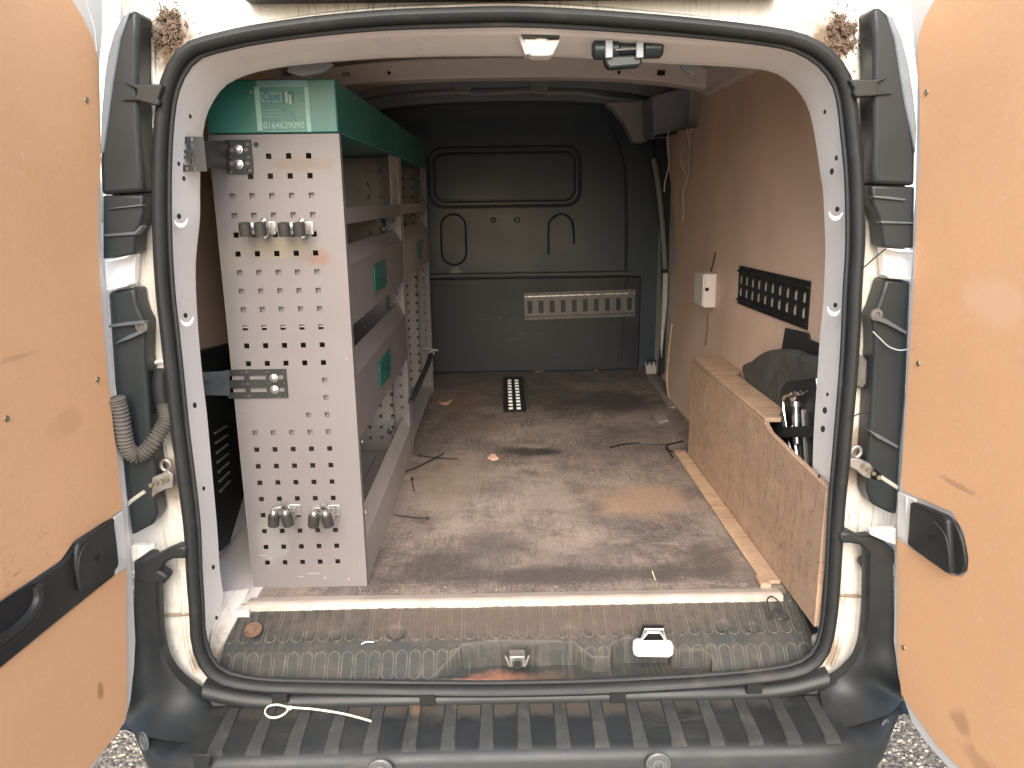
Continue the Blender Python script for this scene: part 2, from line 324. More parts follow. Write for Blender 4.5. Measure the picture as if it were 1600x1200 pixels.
# ---- outlines (surveyed points on the aperture)
SEAL = [(800,1076),(700,1076),(575,1074),(450,1071),(400,1068),(350,1058),(325,1037),(311,1000),(308,950),(304,900),(300,825),(291,750),(281,675),(273,600),(265,525),(257,450),(253,375),(252,300),(254,220),(261,150),(275,108),(300,78),(345,64),(400,52),(500,38),(600,29),(700,25),(800,23),(900,27),(1000,34),(1100,43),(1200,55),(1250,66),(1288,88),(1312,118),(1322,150),(1328,200),(1335,275),(1337,375),(1333,450),(1330,525),(1325,600),(1316,700),(1307,800),(1301,900),(1297,950),(1290,995),(1277,1025),(1250,1043),(1200,1053),(1100,1063),(950,1072)]
INNER = [(800,1110),(600,1110),(400,1100),(345,1060),(338,1000),(345,937),(340,900),(335,825),(326,725),(319,650),(313,600),(309,560),(304,500),(301,430),(303,390),(308,340),(308,300),(309,250),(312,212),(318,180),(330,155),(348,132),(375,118),(400,110),(450,101),(525,94),(600,89),(700,86),(800,86),(862,87),(925,90),(1050,98),(1120,101),(1200,108),(1232,122),(1255,145),(1270,175),(1280,225),(1287,275),(1291,300),(1294,370),(1294,410),(1291,475),(1286,525),(1281,600),(1276,675),(1274,750),(1276,850),(1278,950),(1281,1010),(1270,1060),(1200,1090),(1000,1105)]
seal_path = catmull([at(x, y, Y=0.0) for x, y in SEAL], True, 5)
inner_path = catmull([at(x, y, Y=.12) for x, y in INNER], True, 5)
CEN = Vector((0, 0, 1.15))
def by_angle(path, N, Y=None, grow=0, yadd=0):
    """resample a closed outline by angle about the opening's centre"""
    out = []; segs = [(path[i], path[(i+1) % len(path)]) for i in range(len(path))]
    for k in range(N):
        a = 2*math.pi*k/N; d = Vector((math.cos(a), math.sin(a))); best = None
        for p, q in segs:
            px, pz, qx, qz = p.x-CEN.x, p.z-CEN.z, q.x-CEN.x, q.z-CEN.z
            den = d.x*(qz-pz)-d.y*(qx-px)
            if abs(den) < 1e-12: continue
            s = (px*(qz-pz)-pz*(qx-px))/den; u = (px*d.y-pz*d.x)/den
            if s > 0 and -1e-6 <= u <= 1+1e-6 and (best is None or s > best[0]): best = (s, p.y+(q.y-p.y)*u)
        s, y = best; s += grow
        out.append(Vector((CEN.x+d.x*s, (y if Y is None else Y)+yadd, CEN.z+d.y*s)))
    return out
def rings(m, rs):
    n = len(rs[0]); vs = [p for r in rs for p in r]
    m.add(vs, [(i*n+k, i*n+(k+1) % n, (i+1)*n+(k+1) % n, (i+1)*n+k) for i in range(len(rs)-1) for k in range(n)]); return m
NA = 240
sealA = by_angle(seal_path, NA); innA = by_angle(inner_path, NA)
def lerp(A, B, t, Y=None): return [Vector((a.x+(b.x-a.x)*t, (a.y+(b.y-a.y)*t) if Y is None else Y, a.z+(b.z-a.z)*t)) for a, b in zip(A, B)]
sealS = lambda g_, Y: by_angle(seal_path, NA, Y, g_)
rect = [Vector((x, 0, z)) for x, z in ((-.79,.42),(.79,.42),(.79,2.03),(-.79,2.03))]
# reveal: lip, flat, roll into the interior, closing plate
rv = MB(); rings(rv, [sealS(-.004, .004), lerp(sealA, innA, .30, .012), lerp(sealA, innA, .52, .022), lerp(sealA, innA, .60, .035), lerp(sealA, innA, .92, .105), innA, lerp(innA, innA, 0, .135), by_angle(rect, NA, .137)])
rv.build('door_aperture_reveal', M_white, van, smooth=True, ang=60, fix=False)
# body surround between seal and lamps: stepped gutter
outer = [Vector((x, 0, z)) for x, z in ((-.78,.40),(.78,.40),(.775,1.0),(.72,1.5),(.66,1.82),(.60,1.95),(-.60,1.95),(-.66,1.82),(-.72,1.5),(-.775,1.0))]
outA = by_angle(catmull(outer, True, 1), NA)
bs_ = MB(); rings(bs_, [sealS(-.002, .006), sealS(.020, .010), sealS(.026, .024), lerp(sealA, outA, .5, .034), lerp(sealA, outA, .86, .030), lerp(sealA, outA, 1, .012), [Vector((p.x*1.06, .10, p.z+ (.03 if p.z>1.7 else 0))) for p in outA], [Vector((p.x*1.10, .5, p.z+(.05 if p.z>1.7 else 0))) for p in outA]])
bs_.build('rear_body_surround', M_body, van, smooth=True, ang=50, fix=False)
# seal
sm = MB(); sm.tube(by_angle(seal_path, 200, -.008), .0128, 12, closed=True, flat=(1.2, .95))
sl = sm.build('door_seal', M_rubber, van, smooth=True)
s2 = MB(); s2.tube([Vector((p.x, -.001, p.z)) for p in by_angle(seal_path, 200, 0, -.0155)], .005, 8, closed=True); s2.build('seal_lip', M_rubber, sl, smooth=True)
# weld seams and drip channels on the surround (vertical creases), both sides
for pts in ([(236,885),(246,1000),(262,1040),(282,1065)], [(1348,890),(1338,1000),(1322,1040),(1305,1056)], [(238,60),(240,120),(244,160),(240,200)], [(1343,20),(1338,60),(1334,110)],
            [(284,890),(290,1000),(305,1050)], [(1318,890),(1312,1000),(1300,1040)]):
    MB().tube(catmull([at(x, y, Y=.026) for x, y in pts], False, 5), .004, 6).build('seam_sealant', M_body, van, smooth=True)
for pts in ([(248,962),(298,960)], [(1312,930),(1356,932)]):
    MB().tube([at(x, y, Y=.024) for x, y in pts], .003, 6).build('joint_line', mat('joint_dirt', (.25,.2,.15), .8), van, smooth=True)
# dimples and small holes of the reveal
dm = MB().tube([(math.cos(R_(a))*.013, -.001, math.sin(R_(a))*.013) for a in range(195, 346, 15)], [.0006,.0015,.0024,.003,.0034,.0036,.0034,.003,.0024,.0015,.0006], 8).mesh('pressed_dimple', M_white, True)
dk = MB().lathe((0,0,0), (0,-1,0), [(.0034,0),(.0038,.0012)], 10).mesh('drilled_hole', M_hole)
for i, (x, y) in enumerate([(281,338),(291,493),(1307,327),(1304,477)]):
    s_ = 1 if x < 800 else -1; p = at(x, y, Y=.026)
    o = put('pressed_dimple', dm, van, p, rot=(0, 0, s_*R_(62))); o.scale = (1.2, 1, 1.35)
    h = put('drilled_hole', dk, o); h.location = (0, .003, 0); h.rotation_euler = (0,0,0)
for x, y, sx in [(297,182,.7),(279,256,.7),(287,279,.8),(304,633,1),(318,763,.8),(333,886,.9),(1289,175,.7),(1307,247,.8),(1300,268,1),(1293,616,.7),(1289,641,1.2),(1286,670,1.2),(1280,744,.7),(338,965,.8)]:
    s_ = 1 if x < 800 else -1
    o = put('drilled_hole', dk, van, at(x, y, Y=.019 if x < 290 or x > 1300 else .045), rot=(0, 0, s_*R_(40))); o.scale = (sx, 1, sx*1.6)

# ---- interior shell
ROOF = 2.06
sh = MB()
nx = 24
def roofz(x): return ROOF - .16*abs(x/.79)**3
for (y0, y1) in ((.137, 2.7),):
    vs = []; fs = []
    for i in range(nx+1):
        x = -.80+1.6*i/nx; vs += [(x, y0, roofz(x)), (x, y1, roofz(x))]
    fs = [(2*i, 2*i+2, 2*i+3, 2*i+1) for i in range(nx)]; sh.add(vs, fs)
sh.build('roof_panel', M_inwhite, van, smooth=True, fix=False)
MB().box((-.80,.137,.40),(-.775,2.7,ROOF)).build('left_side_wall', M_inwhite, van)
MB().box((.785,.137,.40),(.81,2.7,ROOF)).build('right_side_wall', M_inwhite, van)
def bow(name, Y, zb, h, d, mt, droop, x0=-.775, x1=.785, thick=.0):
    m = MB(); n = 28; vs = []
    for i in range(n+1):
        x = x0+(x1-x0)*i/n; q = -droop*abs(x/.78)**3
        vs += [(x, Y, zb+q), (x, Y, zb+h+q), (x, Y+d, zb+h+q), (x, Y+d, zb+q)]
    fs = [(4*i+a, 4*i+b, 4*i+4+b, 4*i+4+a) for i in range(n) for a, b in ((0,1),(1,2),(2,3),(3,0))]
    fs += [(0,1,2,3), (4*n+3,4*n+2,4*n+1,4*n)]
    m.add(vs, fs); return m.build(name, mt, van, bevel=.006)
b1 = bow('roof_bow', 1.40, 1.876, .066, .09, M_inwhite, .06)
b2 = bow('roof_bow', 2.40, 1.975, .075, .05, M_greypaint, .07)
bow('bulkhead_top_rail', 2.47, 1.925, .08, .06, M_greypaint, .07)
for x in (-.19, .17): MB().lathe((x, 2.398, 1.985), (0,-1,0), [(.05,0),(.045,.012),(.03,.014)], 14).build('pressed_boss', M_greypaint, b2, smooth=True)
ft = MB().tube(catmull([(-.42,2.39,1.945),(-.2,2.385,1.955),(-.12,2.385,1.945),(.1,2.385,1.955),(.22,2.385,1.945),(.36,2.39,1.945),(.5,2.39,1.92),(.62,2.4,1.91)], False, 6), .008, 6).build('trim_edge', mat('pale_edge', (.36,.37,.38), .5), b2, smooth=True)
for x, y in ((608,114),(967,113)): MB().lathe(at(x, y, Y=1.398), (0,-1,0), [(.006,0),(.005,.002)], 10).build('drilled_hole', M_hole, b1)
p = at(1033, 114, Y=1.398); MB().box((p.x-.013, 1.394, p.z-.008), (p.x+.013, 1.3985, p.z+.008)).build('slot', M_hole, b1)
p = at(541, 116, Y=1.398); MB().box((p.x-.013, 1.394, p.z-.007), (p.x+.013, 1.3985, p.z+.007)).build('slot', M_greypaint, b1)
# header inner panel details: cut-outs along its lower edge, black clips
for pts in ([(455,92),(500,88),(520,100),(500,112),(470,118),(448,112)], [(695,80),(728,78),(738,86),(700,88)], [(1062,96),(1088,94),(1100,104),(1085,118),(1068,108)]):
    MB().plate([at(x, y, Y=.20) for x, y in pts], (0,.02,0)).build('header_bracket', M_greypaint, van, bevel=.002)
MB().plate([at(x, y, Y=.117) for x, y in [(728,60),(738,59),(738,62),(728,63)]], (0,-.001,0)).build('slot', M_hole, van)
MB().plate([at(x, y, Y=.117) for x, y in [(730,66),(737,66),(737,69),(730,69)]], (0,-.001,0)).build('slot', M_hole, van)
MB().plate([at(x, y, Y=.09) for x, y in [(440,85),(470,82),(470,84),(441,87)]], (0,-.001,0)).build('slot', M_hole, van)
MB().plate([at(x, y, Y=.09) for x, y in [(1127,79),(1150,82),(1149,84),(1127,81)]], (0,-.001,0)).build('slot', M_hole, van)
# right upper corner box behind the ply
MB().plate([at(x, y, Y=2.0) for x, y in [(1018,150),(1100,130),(1100,206),(1022,212)]], (0,.25,0)).build('upper_corner_trim', M_greypaint, van, bevel=.01)
MB().plate([at(x, y, Y=2.35) for x, y in [(945,160),(1020,155),(1024,200),(1010,222),(990,222),(978,195),(960,172)]], (0,.1,0)).build('upper_corner_gusset', mat('gusset_paint', (.40,.365,.34), .5), van, bevel=.01)
MB().tube([at(x, y, Y=1.98) for x, y in [(1024,214),(1060,206),(1088,200),(1094,212)]], .008, 6).build('trim_seal', M_rubber, van, smooth=True)
# ---- floor
fl = MB().box((-.775,.19,F-.02),(.785,2.60,F)).build('load_floor', M_floor, van)
ed = MB().plate([at(1008,584,Z=F+.004), at(1016,584,Z=F+.004), at(1056,636,Z=F+.004), at(1045,636,Z=F+.004)], (0,0,-.004)).build('floor_edge_trim', mat('grey_edge_trim', (.30,.27,.25), .6, var=.2, vs=30), van)
MB().box((-.775,.137,F-.06),(-.60,2.6,F+.002)).build('floor_side_step', M_inwhite, van)
# threshold strip
ts = MB(); nS = 60; vs = []
for i in range(nS+1):
    x = -.612+1.224*i/nS; wz = .0008*noise.noise(Vector((x*14, 0, 3)))
    for (yy, zz) in ((.150,.560),(.151,.5785),(.155,.581),(.172,.5815),(.176,.5795),(.190,.5785),(.200,.574)): vs.append((x, yy, zz+wz))
ts.add(vs, [(7*i+k, 7*i+7+k, 7*i+8+k, 7*i+1+k) for i in range(nS) for k in range(6)]); ts.build('threshold_strip', M_alu, van, smooth=True, ang=50)

# ---- sill trim with raised stadium ribs, recess and dimples (height field)
def clamp(x, a=0., b=1.): return max(a, min(b, x))
def sst(a, b, x): t = clamp((x-a)/(b-a)); return t*t*(3-2*t)
XL, XR = -.645, .65; NXs, NVs = 1000, 72
def prof(v):        # v 0 back .. 1 front
    pts = [(0,.165,.577),(.08,.150,.566),(.52,.075,.530),(.60,.058,.518),(.92,.014,.474),(1,.004,.462)]
    for (a, y0, z0), (b, y1, z1) in zip(pts, pts[1:]):
        if v <= b: t = (v-a)/(b-a); return y0+(y1-y0)*t, z0+(z1-z0)*t
rec = [onplane(x, y, Vector((0,.036,.496)), Vector((0,-.707,.707))) for x, y in [(680,1058),(722,1012),(765,1006),(895,1006),(925,1030),(953,1030),(958,1008),(975,1002),(1046,1002),(1050,1018),(1095,1018),(1112,1028),(1112,1048),(900,1062)]]
def inpoly(x, z, poly):
    c = False
    for i in range(len(poly)):
        a, b = poly[i], poly[i-1]
        if (a.z > z) != (b.z > z) and x < (b.x-a.x)*(z-a.z)/(b.z-a.z)+a.x: c = not c
    return c
def segd(x, z, poly):
    best = 9
    for i in range(len(poly)):
        a, b = poly[i-1], poly[i]; dx, dz = b.x-a.x, b.z-a.z
        t = clamp(((x-a.x)*dx+(z-a.z)*dz)/(dx*dx+dz*dz)); best = min(best, math.hypot(x-a.x-dx*t, z-a.z-dz*t))
    return best
vs = []; WR = []; PT = .0292
for j in range(NVs+1):
    v = j/NVs; y, z = prof(v)
    for i in range(NXs+1):
        x = XL+(XR-XL)*i/NXs; h = 0; wear = 0; cut = 0
        # rib ring
        cx = (x/PT-math.floor(x/PT)-.5)*PT
        for (v0, v1, amp) in ((.07, .50, .0016), (.60, .90, .0011)):
            if v0-.06 < v < v1+.06:
                L_ = (v-(v0+v1)/2)*.235; hl = (v1-v0)/2*.235-.0115
                d = math.hypot(cx, max(0, abs(L_)-hl)) - .0115
                rg = max(0, 1-abs(d)/.0018); h += amp*1.25*rg; wear = max(wear, rg)
        # edge crease between flat and slope
        # irregular wear
        h += .0012*noise.noise(Vector((x*9, v*6, 1)))+.0005*noise.noise(Vector((x*40, v*20, 5)))
        # recess
        if v > .40:
            # position projected to the survey plane for the outline test
            ins = inpoly(x, z, [Vector((p.x, 0, p.z)) for p in rec]) if -.2 < x < .5 else False
            if -.2 < x < .5:
                dd = segd(x, z, rec); s_ = (1 if ins else -1)*dd
                h = h*(1-sst(-.004, .002, s_)) +.0015*max(0, 1-abs(s_+.004)/.003)
                cut = sst(-.001, .0022, s_); wear = max(wear*(1-cut), .5*max(0, 1-abs(s_+.003)/.002))
        for (dx, dv, r, dep) in ((-.265,.40,.024,-.004), (.118,.46,.026,-.003), (.105,.62,.03,-.003), (-.53,.36,.02,.002), (-.40,.42,.018,-.004), (-.46,.42,.014,-.004), (.525,.42,.018,-.004), (.46,.40,.02,-.003)):
            d = math.hypot(x-dx, (v-dv)*.22)
            if d < r: h += dep*sst(r, r*.6, d)
        n_ = Vector((0, -.45, .89))
        zz = z+n_.z*h; zf = min(zz, .4665+.09*y); vs.append((x, y+n_.y*h, zz*(1-cut)+zf*cut)); WR.append(wear*(.55+.5*noise.noise(Vector((x*30, v*9, 8)))))
st = MB(); W_ = NXs+1
st.add(vs, [(j*W_+i, (j+1)*W_+i, (j+1)*W_+i+1, j*W_+i+1) for j in range(NVs) for i in range(NXs)])
sill = st.build('sill_trim', M_sill, van, smooth=True, ang=50, fix=False)
at_ = sill.data.attributes.new('wear', 'FLOAT', 'POINT'); at_.data.foreach_set('value', WR)
MB().box((XL, -.004, .40), (XR, .14, .462)).build('sill_panel', M_plastic, van)
# round exposed hole at left, with ragged rim
c = at(396, 985, Y=.096); rr = [(.021+.003*noise.noise(Vector((k*.9,2,2))))*.8 for k in range(20)]
nrm = Vector((0,-.45,.89)).normalized(); uu = Vector((1,0,0)); vv_ = nrm.cross(uu)
rim = [c+nrm*.003+(uu*math.cos(k*math.pi/10)+vv_*math.sin(k*math.pi/10))*rr[k] for k in range(20)]
o = MB().tube(rim, .003, 6, closed=True).build('broken_cap_rim', M_tan, sill, smooth=True)
MB().add([c+nrm*.001]+rim, [(0, k+1, (k+1) % 20+1) for k in range(20)]).build('exposed_board', M_tan, sill)
# latches
lk = MB(); c = at(808, 1026, Y=.03)
lk.box((c.x-.017,.012,c.z-.014),(c.x+.017,.04,c.z+.012)); striker = lk.build('lock_striker', M_dullsteel, van, bevel=.003)
MB().lathe((c.x, .012, c.z-.003), (0,-1,.3), [(.011,0),(.011,.006),(.007,.007),(.007,.001)], 16).build('striker_bush', M_black, striker, smooth=True)
MB().lathe((c.x, .010, c.z-.003), (0,-1,.3), [(.0065,.003),(.003,.004)], 12).build('bush_hole', M_hole, striker)
for s_ in (-1, 1): MB().obox((c.x+s_*.02, .014, c.z), (.003,0,s_*.002), (0,.004,0), (s_*.004,0,.012)).build('striker_wing', M_dullsteel, striker, bevel=.001)
c = at(1022, 1012, Y=.04)
lp = MB().plate([at(x, y, Y=.02) for x, y in [(991,1008),(1000,1004),(1012,1010),(1040,1010),(1046,1006),(1053,1010),(1052,1024),(1046,1028),(996,1027),(990,1023)]], (0,.02,0)).build('latch_plate', M_lampwhite, van, bevel=.003)
for pts in ([(1000,1004),(1008,983),(1036,983),(1042,1003)], [(1002,1000),(1012,988),(1032,988),(1040,1000)], [(1000,1002),(1042,1002)]):
    MB().tube([at(x, y, Y=.035) for x, y in pts], .003, 6).build('latch_hook', M_steel, lp, smooth=True)
MB().plate([at(x, y, Y=.055) for x, y in [(998,1004),(1006,980),(1038,980),(1046,1004)]], (0,.01,0)).build('latch_pocket', M_hole, lp)

# ---- bumper
NB = 96
def bx(u): return -.845+1.69*u
bpv = []
def bump_rows(x):
    e = abs(x)/.845; c_ = e**6            # corner curl
    back = .16*max(0, (abs(x)-.60)/.245)**2.2
    return [(-.004+back*0, .455), (-.010, .440), (-.05, .438), (-.135+back*.75, .431-.003*e), (-.152+back*.9, .424), (-.160+back*.95, .410), (-.170+back*1.05, .33), (-.168+back*1.1, .26), (-.12+back, .20), (.05, .19)]
rows = None
bv = []
for i in range(NB+1):
    x = bx(i/NB); rws = bump_rows(x); rows = len(rws)
    for k, (y, z) in enumerate(rws):
        if abs(x) > .62 and k <= 2: pass
        bv.append((x*(.975, .975, .975, .972, .97, .972, .955, .92, .88, .84)[k], y, z - (.022*min(1, max(0, abs(x)-.675)/.04) if k <= 4 else .012*min(1, max(0, abs(x)-.675)/.04) if k == 5 else 0)))
bm_ = MB().add(bv, [(i*rows+k, (i+1)*rows+k, (i+1)*rows+k+1, i*rows+k+1) for i in range(NB) for k in range(rows-1)])
bumper = bm_.build('bumper', M_bumper, van, smooth=True, ang=60, fix=False)
# ribs of the step
for k in range(-8, 9):
    xc = k*.0755+.012; wdt = .0135
    x0, x1 = xc-wdt, xc+wdt; yb, yf = -.018, -.132+.16*.75*max(0, (abs(xc)-.60)/.245)**2.2
    zt0, zt1 = .4420, .4350
    vs = [(x0,yb,zt0),(x1,yb,zt0),(x1+.001,yf,zt1),(x0-.001,yf,zt1),(x0-.002,yb,zt0-.007),(x1+.002,yb,zt0-.007),(x1+.003,yf-.014,zt1-.009),(x0-.003,yf-.014,zt1-.009)]
    m = MB().add(vs, [(0,1,2,3),(0,4,5,1),(1,5,6,2),(2,6,7,3),(3,7,4,0)])
    m.build('step_rib', M_rib, bumper, bevel=.002, seg=1, origin=(xc, -.07, .44))
# bumper to body infill strip with clips between seal and step
st2 = MB(); vs = []
n = 60
for i in range(n+1):
    x = -.655+1.31*i/n; e = max(0, (abs(x)-.5)/.155); zz = .452+.030*e**2
    for (yy, dz) in ((.008,.012),(-.010,.010),(-.022,0),(-.024,-.012),(-.018,-.02)): vs.append((x, yy, zz+dz))
st2.add(vs, [(5*i+k, 5*i+5+k, 5*i+6+k, 5*i+1+k) for i in range(n) for k in range(4)]); gut = st2.build('bumper_top_flange', M_plastic, van, smooth=True, ang=60, fix=False)
for x, y in ((438,1090),(668,1093),(965,1089),(1178,1075)):
    p = at(x, y, Y=-.022); MB().box((p.x-.016, -.0285, p.z-.010), (p.x+.016, -.018, p.z+.012)).build('flange_clip', M_hole, gut, bevel=.001)
# wings of the bumper rising beside the pillars
def wing(pts, Yf, thick, name='bumper_wing', mt=None):
    m = MB().plate([at(x, y, Y=Yf) for x, y in pts], (0, thick, 0)); return m.build(name, mt or M_bumper, bumper, bevel=.012, seg=3)
def corner(inn, out):
    A_ = catmull([at(x, y, Y=Y) for x, y, Y in inn], False, 6); B_ = catmull([at(x, y, Z=c) if k else at(x, y, Y=c) for x, y, c, k in out], False, 6)
    n = len(A_); cols = [-1, 0, .08, .2, .35, .5, .65, .8, .92, 1, 2, 3]; vs = []
    for i_ in range(n):
        a, b = A_[i_], B_[i_]; s_ = i_/(n-1); q = max(0, (s_-.45)/.55)
        for t in cols:
            if t == -1: vs.append(a+Vector((0, .030, 0)))
            elif t == 2: vs.append(b+Vector((0, .012+.003*(1-q), -.016*q)))
            elif t == 3: vs.append(b+Vector((0, .09-.06*q, -.07*q)))
            else:
                r_ = min(t, 1-t); edge = .007*(1-min(1, r_/.08)**.5)
                hump = .014*math.sin(math.pi*s_)**1.5*math.sin(math.pi*t)
                vs.append(a.lerp(b, t)+Vector((0, hump+edge*(1-q), -hump*.5*q)))
    w_ = len(cols)
    m = MB().add(vs, [(i_*w_+k, (i_+1)*w_+k, (i_+1)*w_+k+1, i_*w_+k+1) for i_ in range(n-1) for k in range(w_-1)]+[tuple(range(w_))])
    return m.build('bumper_corner', M_bumper, bumper, smooth=True, ang=50)
corner([(245,880,-.030),(246,955,-.031),(249,1000,-.031),(257,1034,-.030),(272,1058,-.028),(295,1078,-.022),(332,1102,-.010)],
       [(208,880,-.030,0),(206,955,-.031,0),(204,1030,-.034,0),(200,1090,-.046,0),(196,1132,.431,1),(226,1151,.430,1),(322,1165,.4285,1)])
corner([(1357,860,-.030),(1356,955,-.031),(1352,1000,-.031),(1343,1030,-.030),(1330,1047,-.028),(1312,1062,-.022),(1280,1079,-.012)],
       [(1398,860,-.030,0),(1400,955,-.031,0),(1403,1015,-.034,0),(1409,1062,-.046,0),(1411,1092,.431,1),(1386,1118,.430,1),(1292,1145,.4285,1)])
# corner sensor, rear sensors
sn = MB().lathe((0,0,0), (0,-1,.08), [(.024,0),(.024,.004),(.021,.006),(.018,.003),(.014,.003),(.013,.007),(.006,.008),(.0055,.003),(.001,.003)], 24).mesh('parking_sensor', M_sensor, True)
for x, y in ((1028,1193),(595,1203)): put('parking_sensor', sn, bumper, at(x, y, Y=-.171))
for x, y, a in ((226,1158,-30),(1382,1138,30)):
    o = put('tow_eye_cover', sn, bumper, at(x, y, Y=-.082 if x < 800 else -.066), rot=(0,0,R_(a))); o.scale = (.6,.6,.9)
MB().plate([at(x, y, Y=-.170) for x, y in [(300,1178),(330,1178),(326,1200),(306,1215)]], (0,-.002,0)).build('moulded_mark', M_bumper, bumper, bevel=.001)

# ---- lamp trims (black plastic beside the pillars)
def trim(name, pts, Yf, thick=.05, mt=M_lamptrim, bev=.004, smooth_n=0, pl=None):
    if smooth_n: pts = [(p.x, p.y) for p in catmull([Vector((x, y, 0)) for x, y in pts], True, smooth_n)]
    return MB().plate([at(x, y, Y=Yf) for x, y in pts], (0, thick, 0)).build(name, mt, pl or van, bevel=bev)
for side in (0, 1):
    if side == 0:
        A = [(216,16),(215,60),(214,128),(217,200),(221,270),(223,300),(157,305),(155,250),(160,190),(165,135),(170,95),(180,55),(193,28),(205,16)]
        LE = [(203,17),(188,60),(176,130),(168,190),(161,240),(156,240),(158,180),(163,120),(168,85),(178,50),(191,26)]
        B = [(160,305),(223,305),(222,335),(219,350),(212,362),(210,397),(160,405)]
        C_ = [(168,457),(211,450),(213,470),(219,488),(227,503),(227,520),(226,560),(230,600),(233,650),(238,700),(243,745),(242,780),(246,805),(238,820),(205,838),(200,800),(186,690),(178,600)]
        br = [(192,128),(214,132),(250,131),(254,134),(252,140),(246,155),(250,160),(246,166),(215,158),(188,157),(205,152),(213,148),(213,140)]
        fins = [[(168,327),(175,325),(220,319),(221,322)], [(162,366),(210,362),(220,352),(222,355),(212,367),(162,370)], [(178,538),(200,524),(222,516),(224,520),(202,530)], [(170,508),(200,503),(226,502),(226,506),(170,512)]]
        pocket = [(163,405),(212,395),(209,450),(166,457)]; shelf = [[(163,408),(188,402),(202,399),(196,404),(163,411)], [(166,451),(200,443),(200,447),(167,455)]]
    else:
        A = [(1363,12),(1366,60),(1366,130),(1366,200),(1364,260),(1364,287),(1430,290),(1431,240),(1426,200),(1421,150),(1414,100),(1405,55),(1392,25),(1376,11)]
        LE = [(1385,20),(1398,60),(1406,110),(1414,160),(1424,205),(1431,240),(1433,200),(1428,150),(1420,100),(1410,60),(1396,28)]
        B = [(1362,290),(1430,292),(1428,388),(1380,386),(1377,350),(1372,335),(1365,320)]
        C_ = [(1384,436),(1424,440),(1417,600),(1408,700),(1402,805),(1390,802),(1362,788),(1356,770),(1355,745),(1357,700),(1360,650),(1363,600),(1366,545),(1366,520),(1362,495),(1370,480),(1377,460)]
        br = [(1328,124),(1366,124),(1388,120),(1380,126),(1372,130),(1372,144),(1396,146),(1366,150),(1338,152),(1334,146),(1336,138),(1330,130)]
        fins = [[(1366,306),(1390,307),(1416,311),(1416,314),(1366,309)], [(1377,345),(1428,347),(1428,350),(1377,349)], [(1366,492),(1384,498),(1417,518),(1417,523),(1384,506),(1366,500)], [(1357,672),(1375,680),(1404,697),(1403,701),(1370,684)]]
        pocket = [(1378,386),(1428,390),(1424,440),(1382,436)]; shelf = [[(1385,388),(1427,391),(1427,395),(1400,393)], [(1385,430),(1424,433),(1424,437),(1390,435)]]
    a = trim('lamp_trim', A, -.030, .06, bev=.008); trim('outer_lens_edge', LE, -.034, .04, mat('lamp_lens_side', (.20,.235,.26), .25), .003, pl=a)
    trim('lamp_trim', B, -.026, .05); c2 = trim('lamp_trim', C_, -.020, .05, bev=.006)
    trim('upper_hinge_cover', br, -.036, .02, M_black, .003)
    for f_ in fins: trim('trim_fin', f_, -.032, .02, mat('fin_edge_plastic', (.10,.11,.12), .4), .001, pl=c2 if f_[0][1] > 400 else a)
    trim('lamp_pocket', pocket, .004, .02, M_white, .002)
    for s_ in shelf: trim('pocket_flange', s_, -.03, .04, M_white, .0015)
# grommets, dots on trims
for x, y in ((222,510),(1369,492)): MB().lathe(at(x, y, Y=-.026), (0,-1,0), [(.012,0),(.011,.004),(.006,.005),(.005,.002)], 14).build('rubber_grommet', M_hose, van, smooth=True)
# lower hinges: white arm + black bracket + grommet
for s_, pts, arm, gr in ((0, [(211,898),(222,878),(240,872),(258,862),(275,855),(291,853),(291,874),(270,874),(258,880),(248,893),(262,900),(262,908),(248,912),(210,912)], [(205,853),(240,852),(241,856),(224,868),(206,880)], (255,900)),
                         (1, [(1313,832),(1330,832),(1345,840),(1362,838),(1380,845),(1400,860),(1400,884),(1375,876),(1360,868),(1345,853),(1330,850),(1313,850)], [(1359,828),(1400,826),(1400,852),(1383,846),(1360,836)], (1348,875))):
    hb = trim('lower_hinge_bracket', pts, -.03, .03, M_plastic, .006)
    trim('hinge_arm', arm, -.045, .015, M_body, .002, pl=hb)
    MB().lathe(at(*gr, Y=.02), (0,-1,0), [(.012,0),(.012,.014),(.008,.018)], 14).build('rubber_stop', M_black, hb, smooth=True)
# door check links
for s_, pts, rod, eye in ((0, [(218,765),(232,748),(250,742),(262,735),(270,742),(270,762),(258,765),(244,772),(238,778),(232,772)], [(226,768),(205,783),(198,790)], (259,727)),
                          (1, [(1330,716),(1345,718),(1362,726),(1378,740),(1380,748),(1368,752),(1350,745),(1338,735),(1328,730)], [(1376,745),(1402,762)], (1338,706))):
    ck = trim('door_check_link', pts, -.02, .012, M_dullsteel, .002)
    MB().tube([at(x, y, Y=-.022) for x, y in rod], .004, 8).build('check_rod', mat('rod_paint', (.5,.47,.4), .5), ck, smooth=True)
    e_ = at(*eye, Y=.0); MB().tube([e_+Vector((math.cos(k*math.pi/6)*.009, 0, math.sin(k*math.pi/6)*.011)) for k in range(12)], .0035, 6, closed=True).build('check_eye', M_dullsteel, ck, smooth=True)
    rv_ = MB(); 
    for k in range(4):
        q = at(pts[1][0]+8*k+4, pts[1][1]+(-3 if s_ == 0 else 6)*k+10, Y=-.022); rv_.lathe(q, (0,-1,0), [(.005,0),(.004,.003)], 8)
    rv_.build('rivet_row', M_screw, ck, smooth=True)
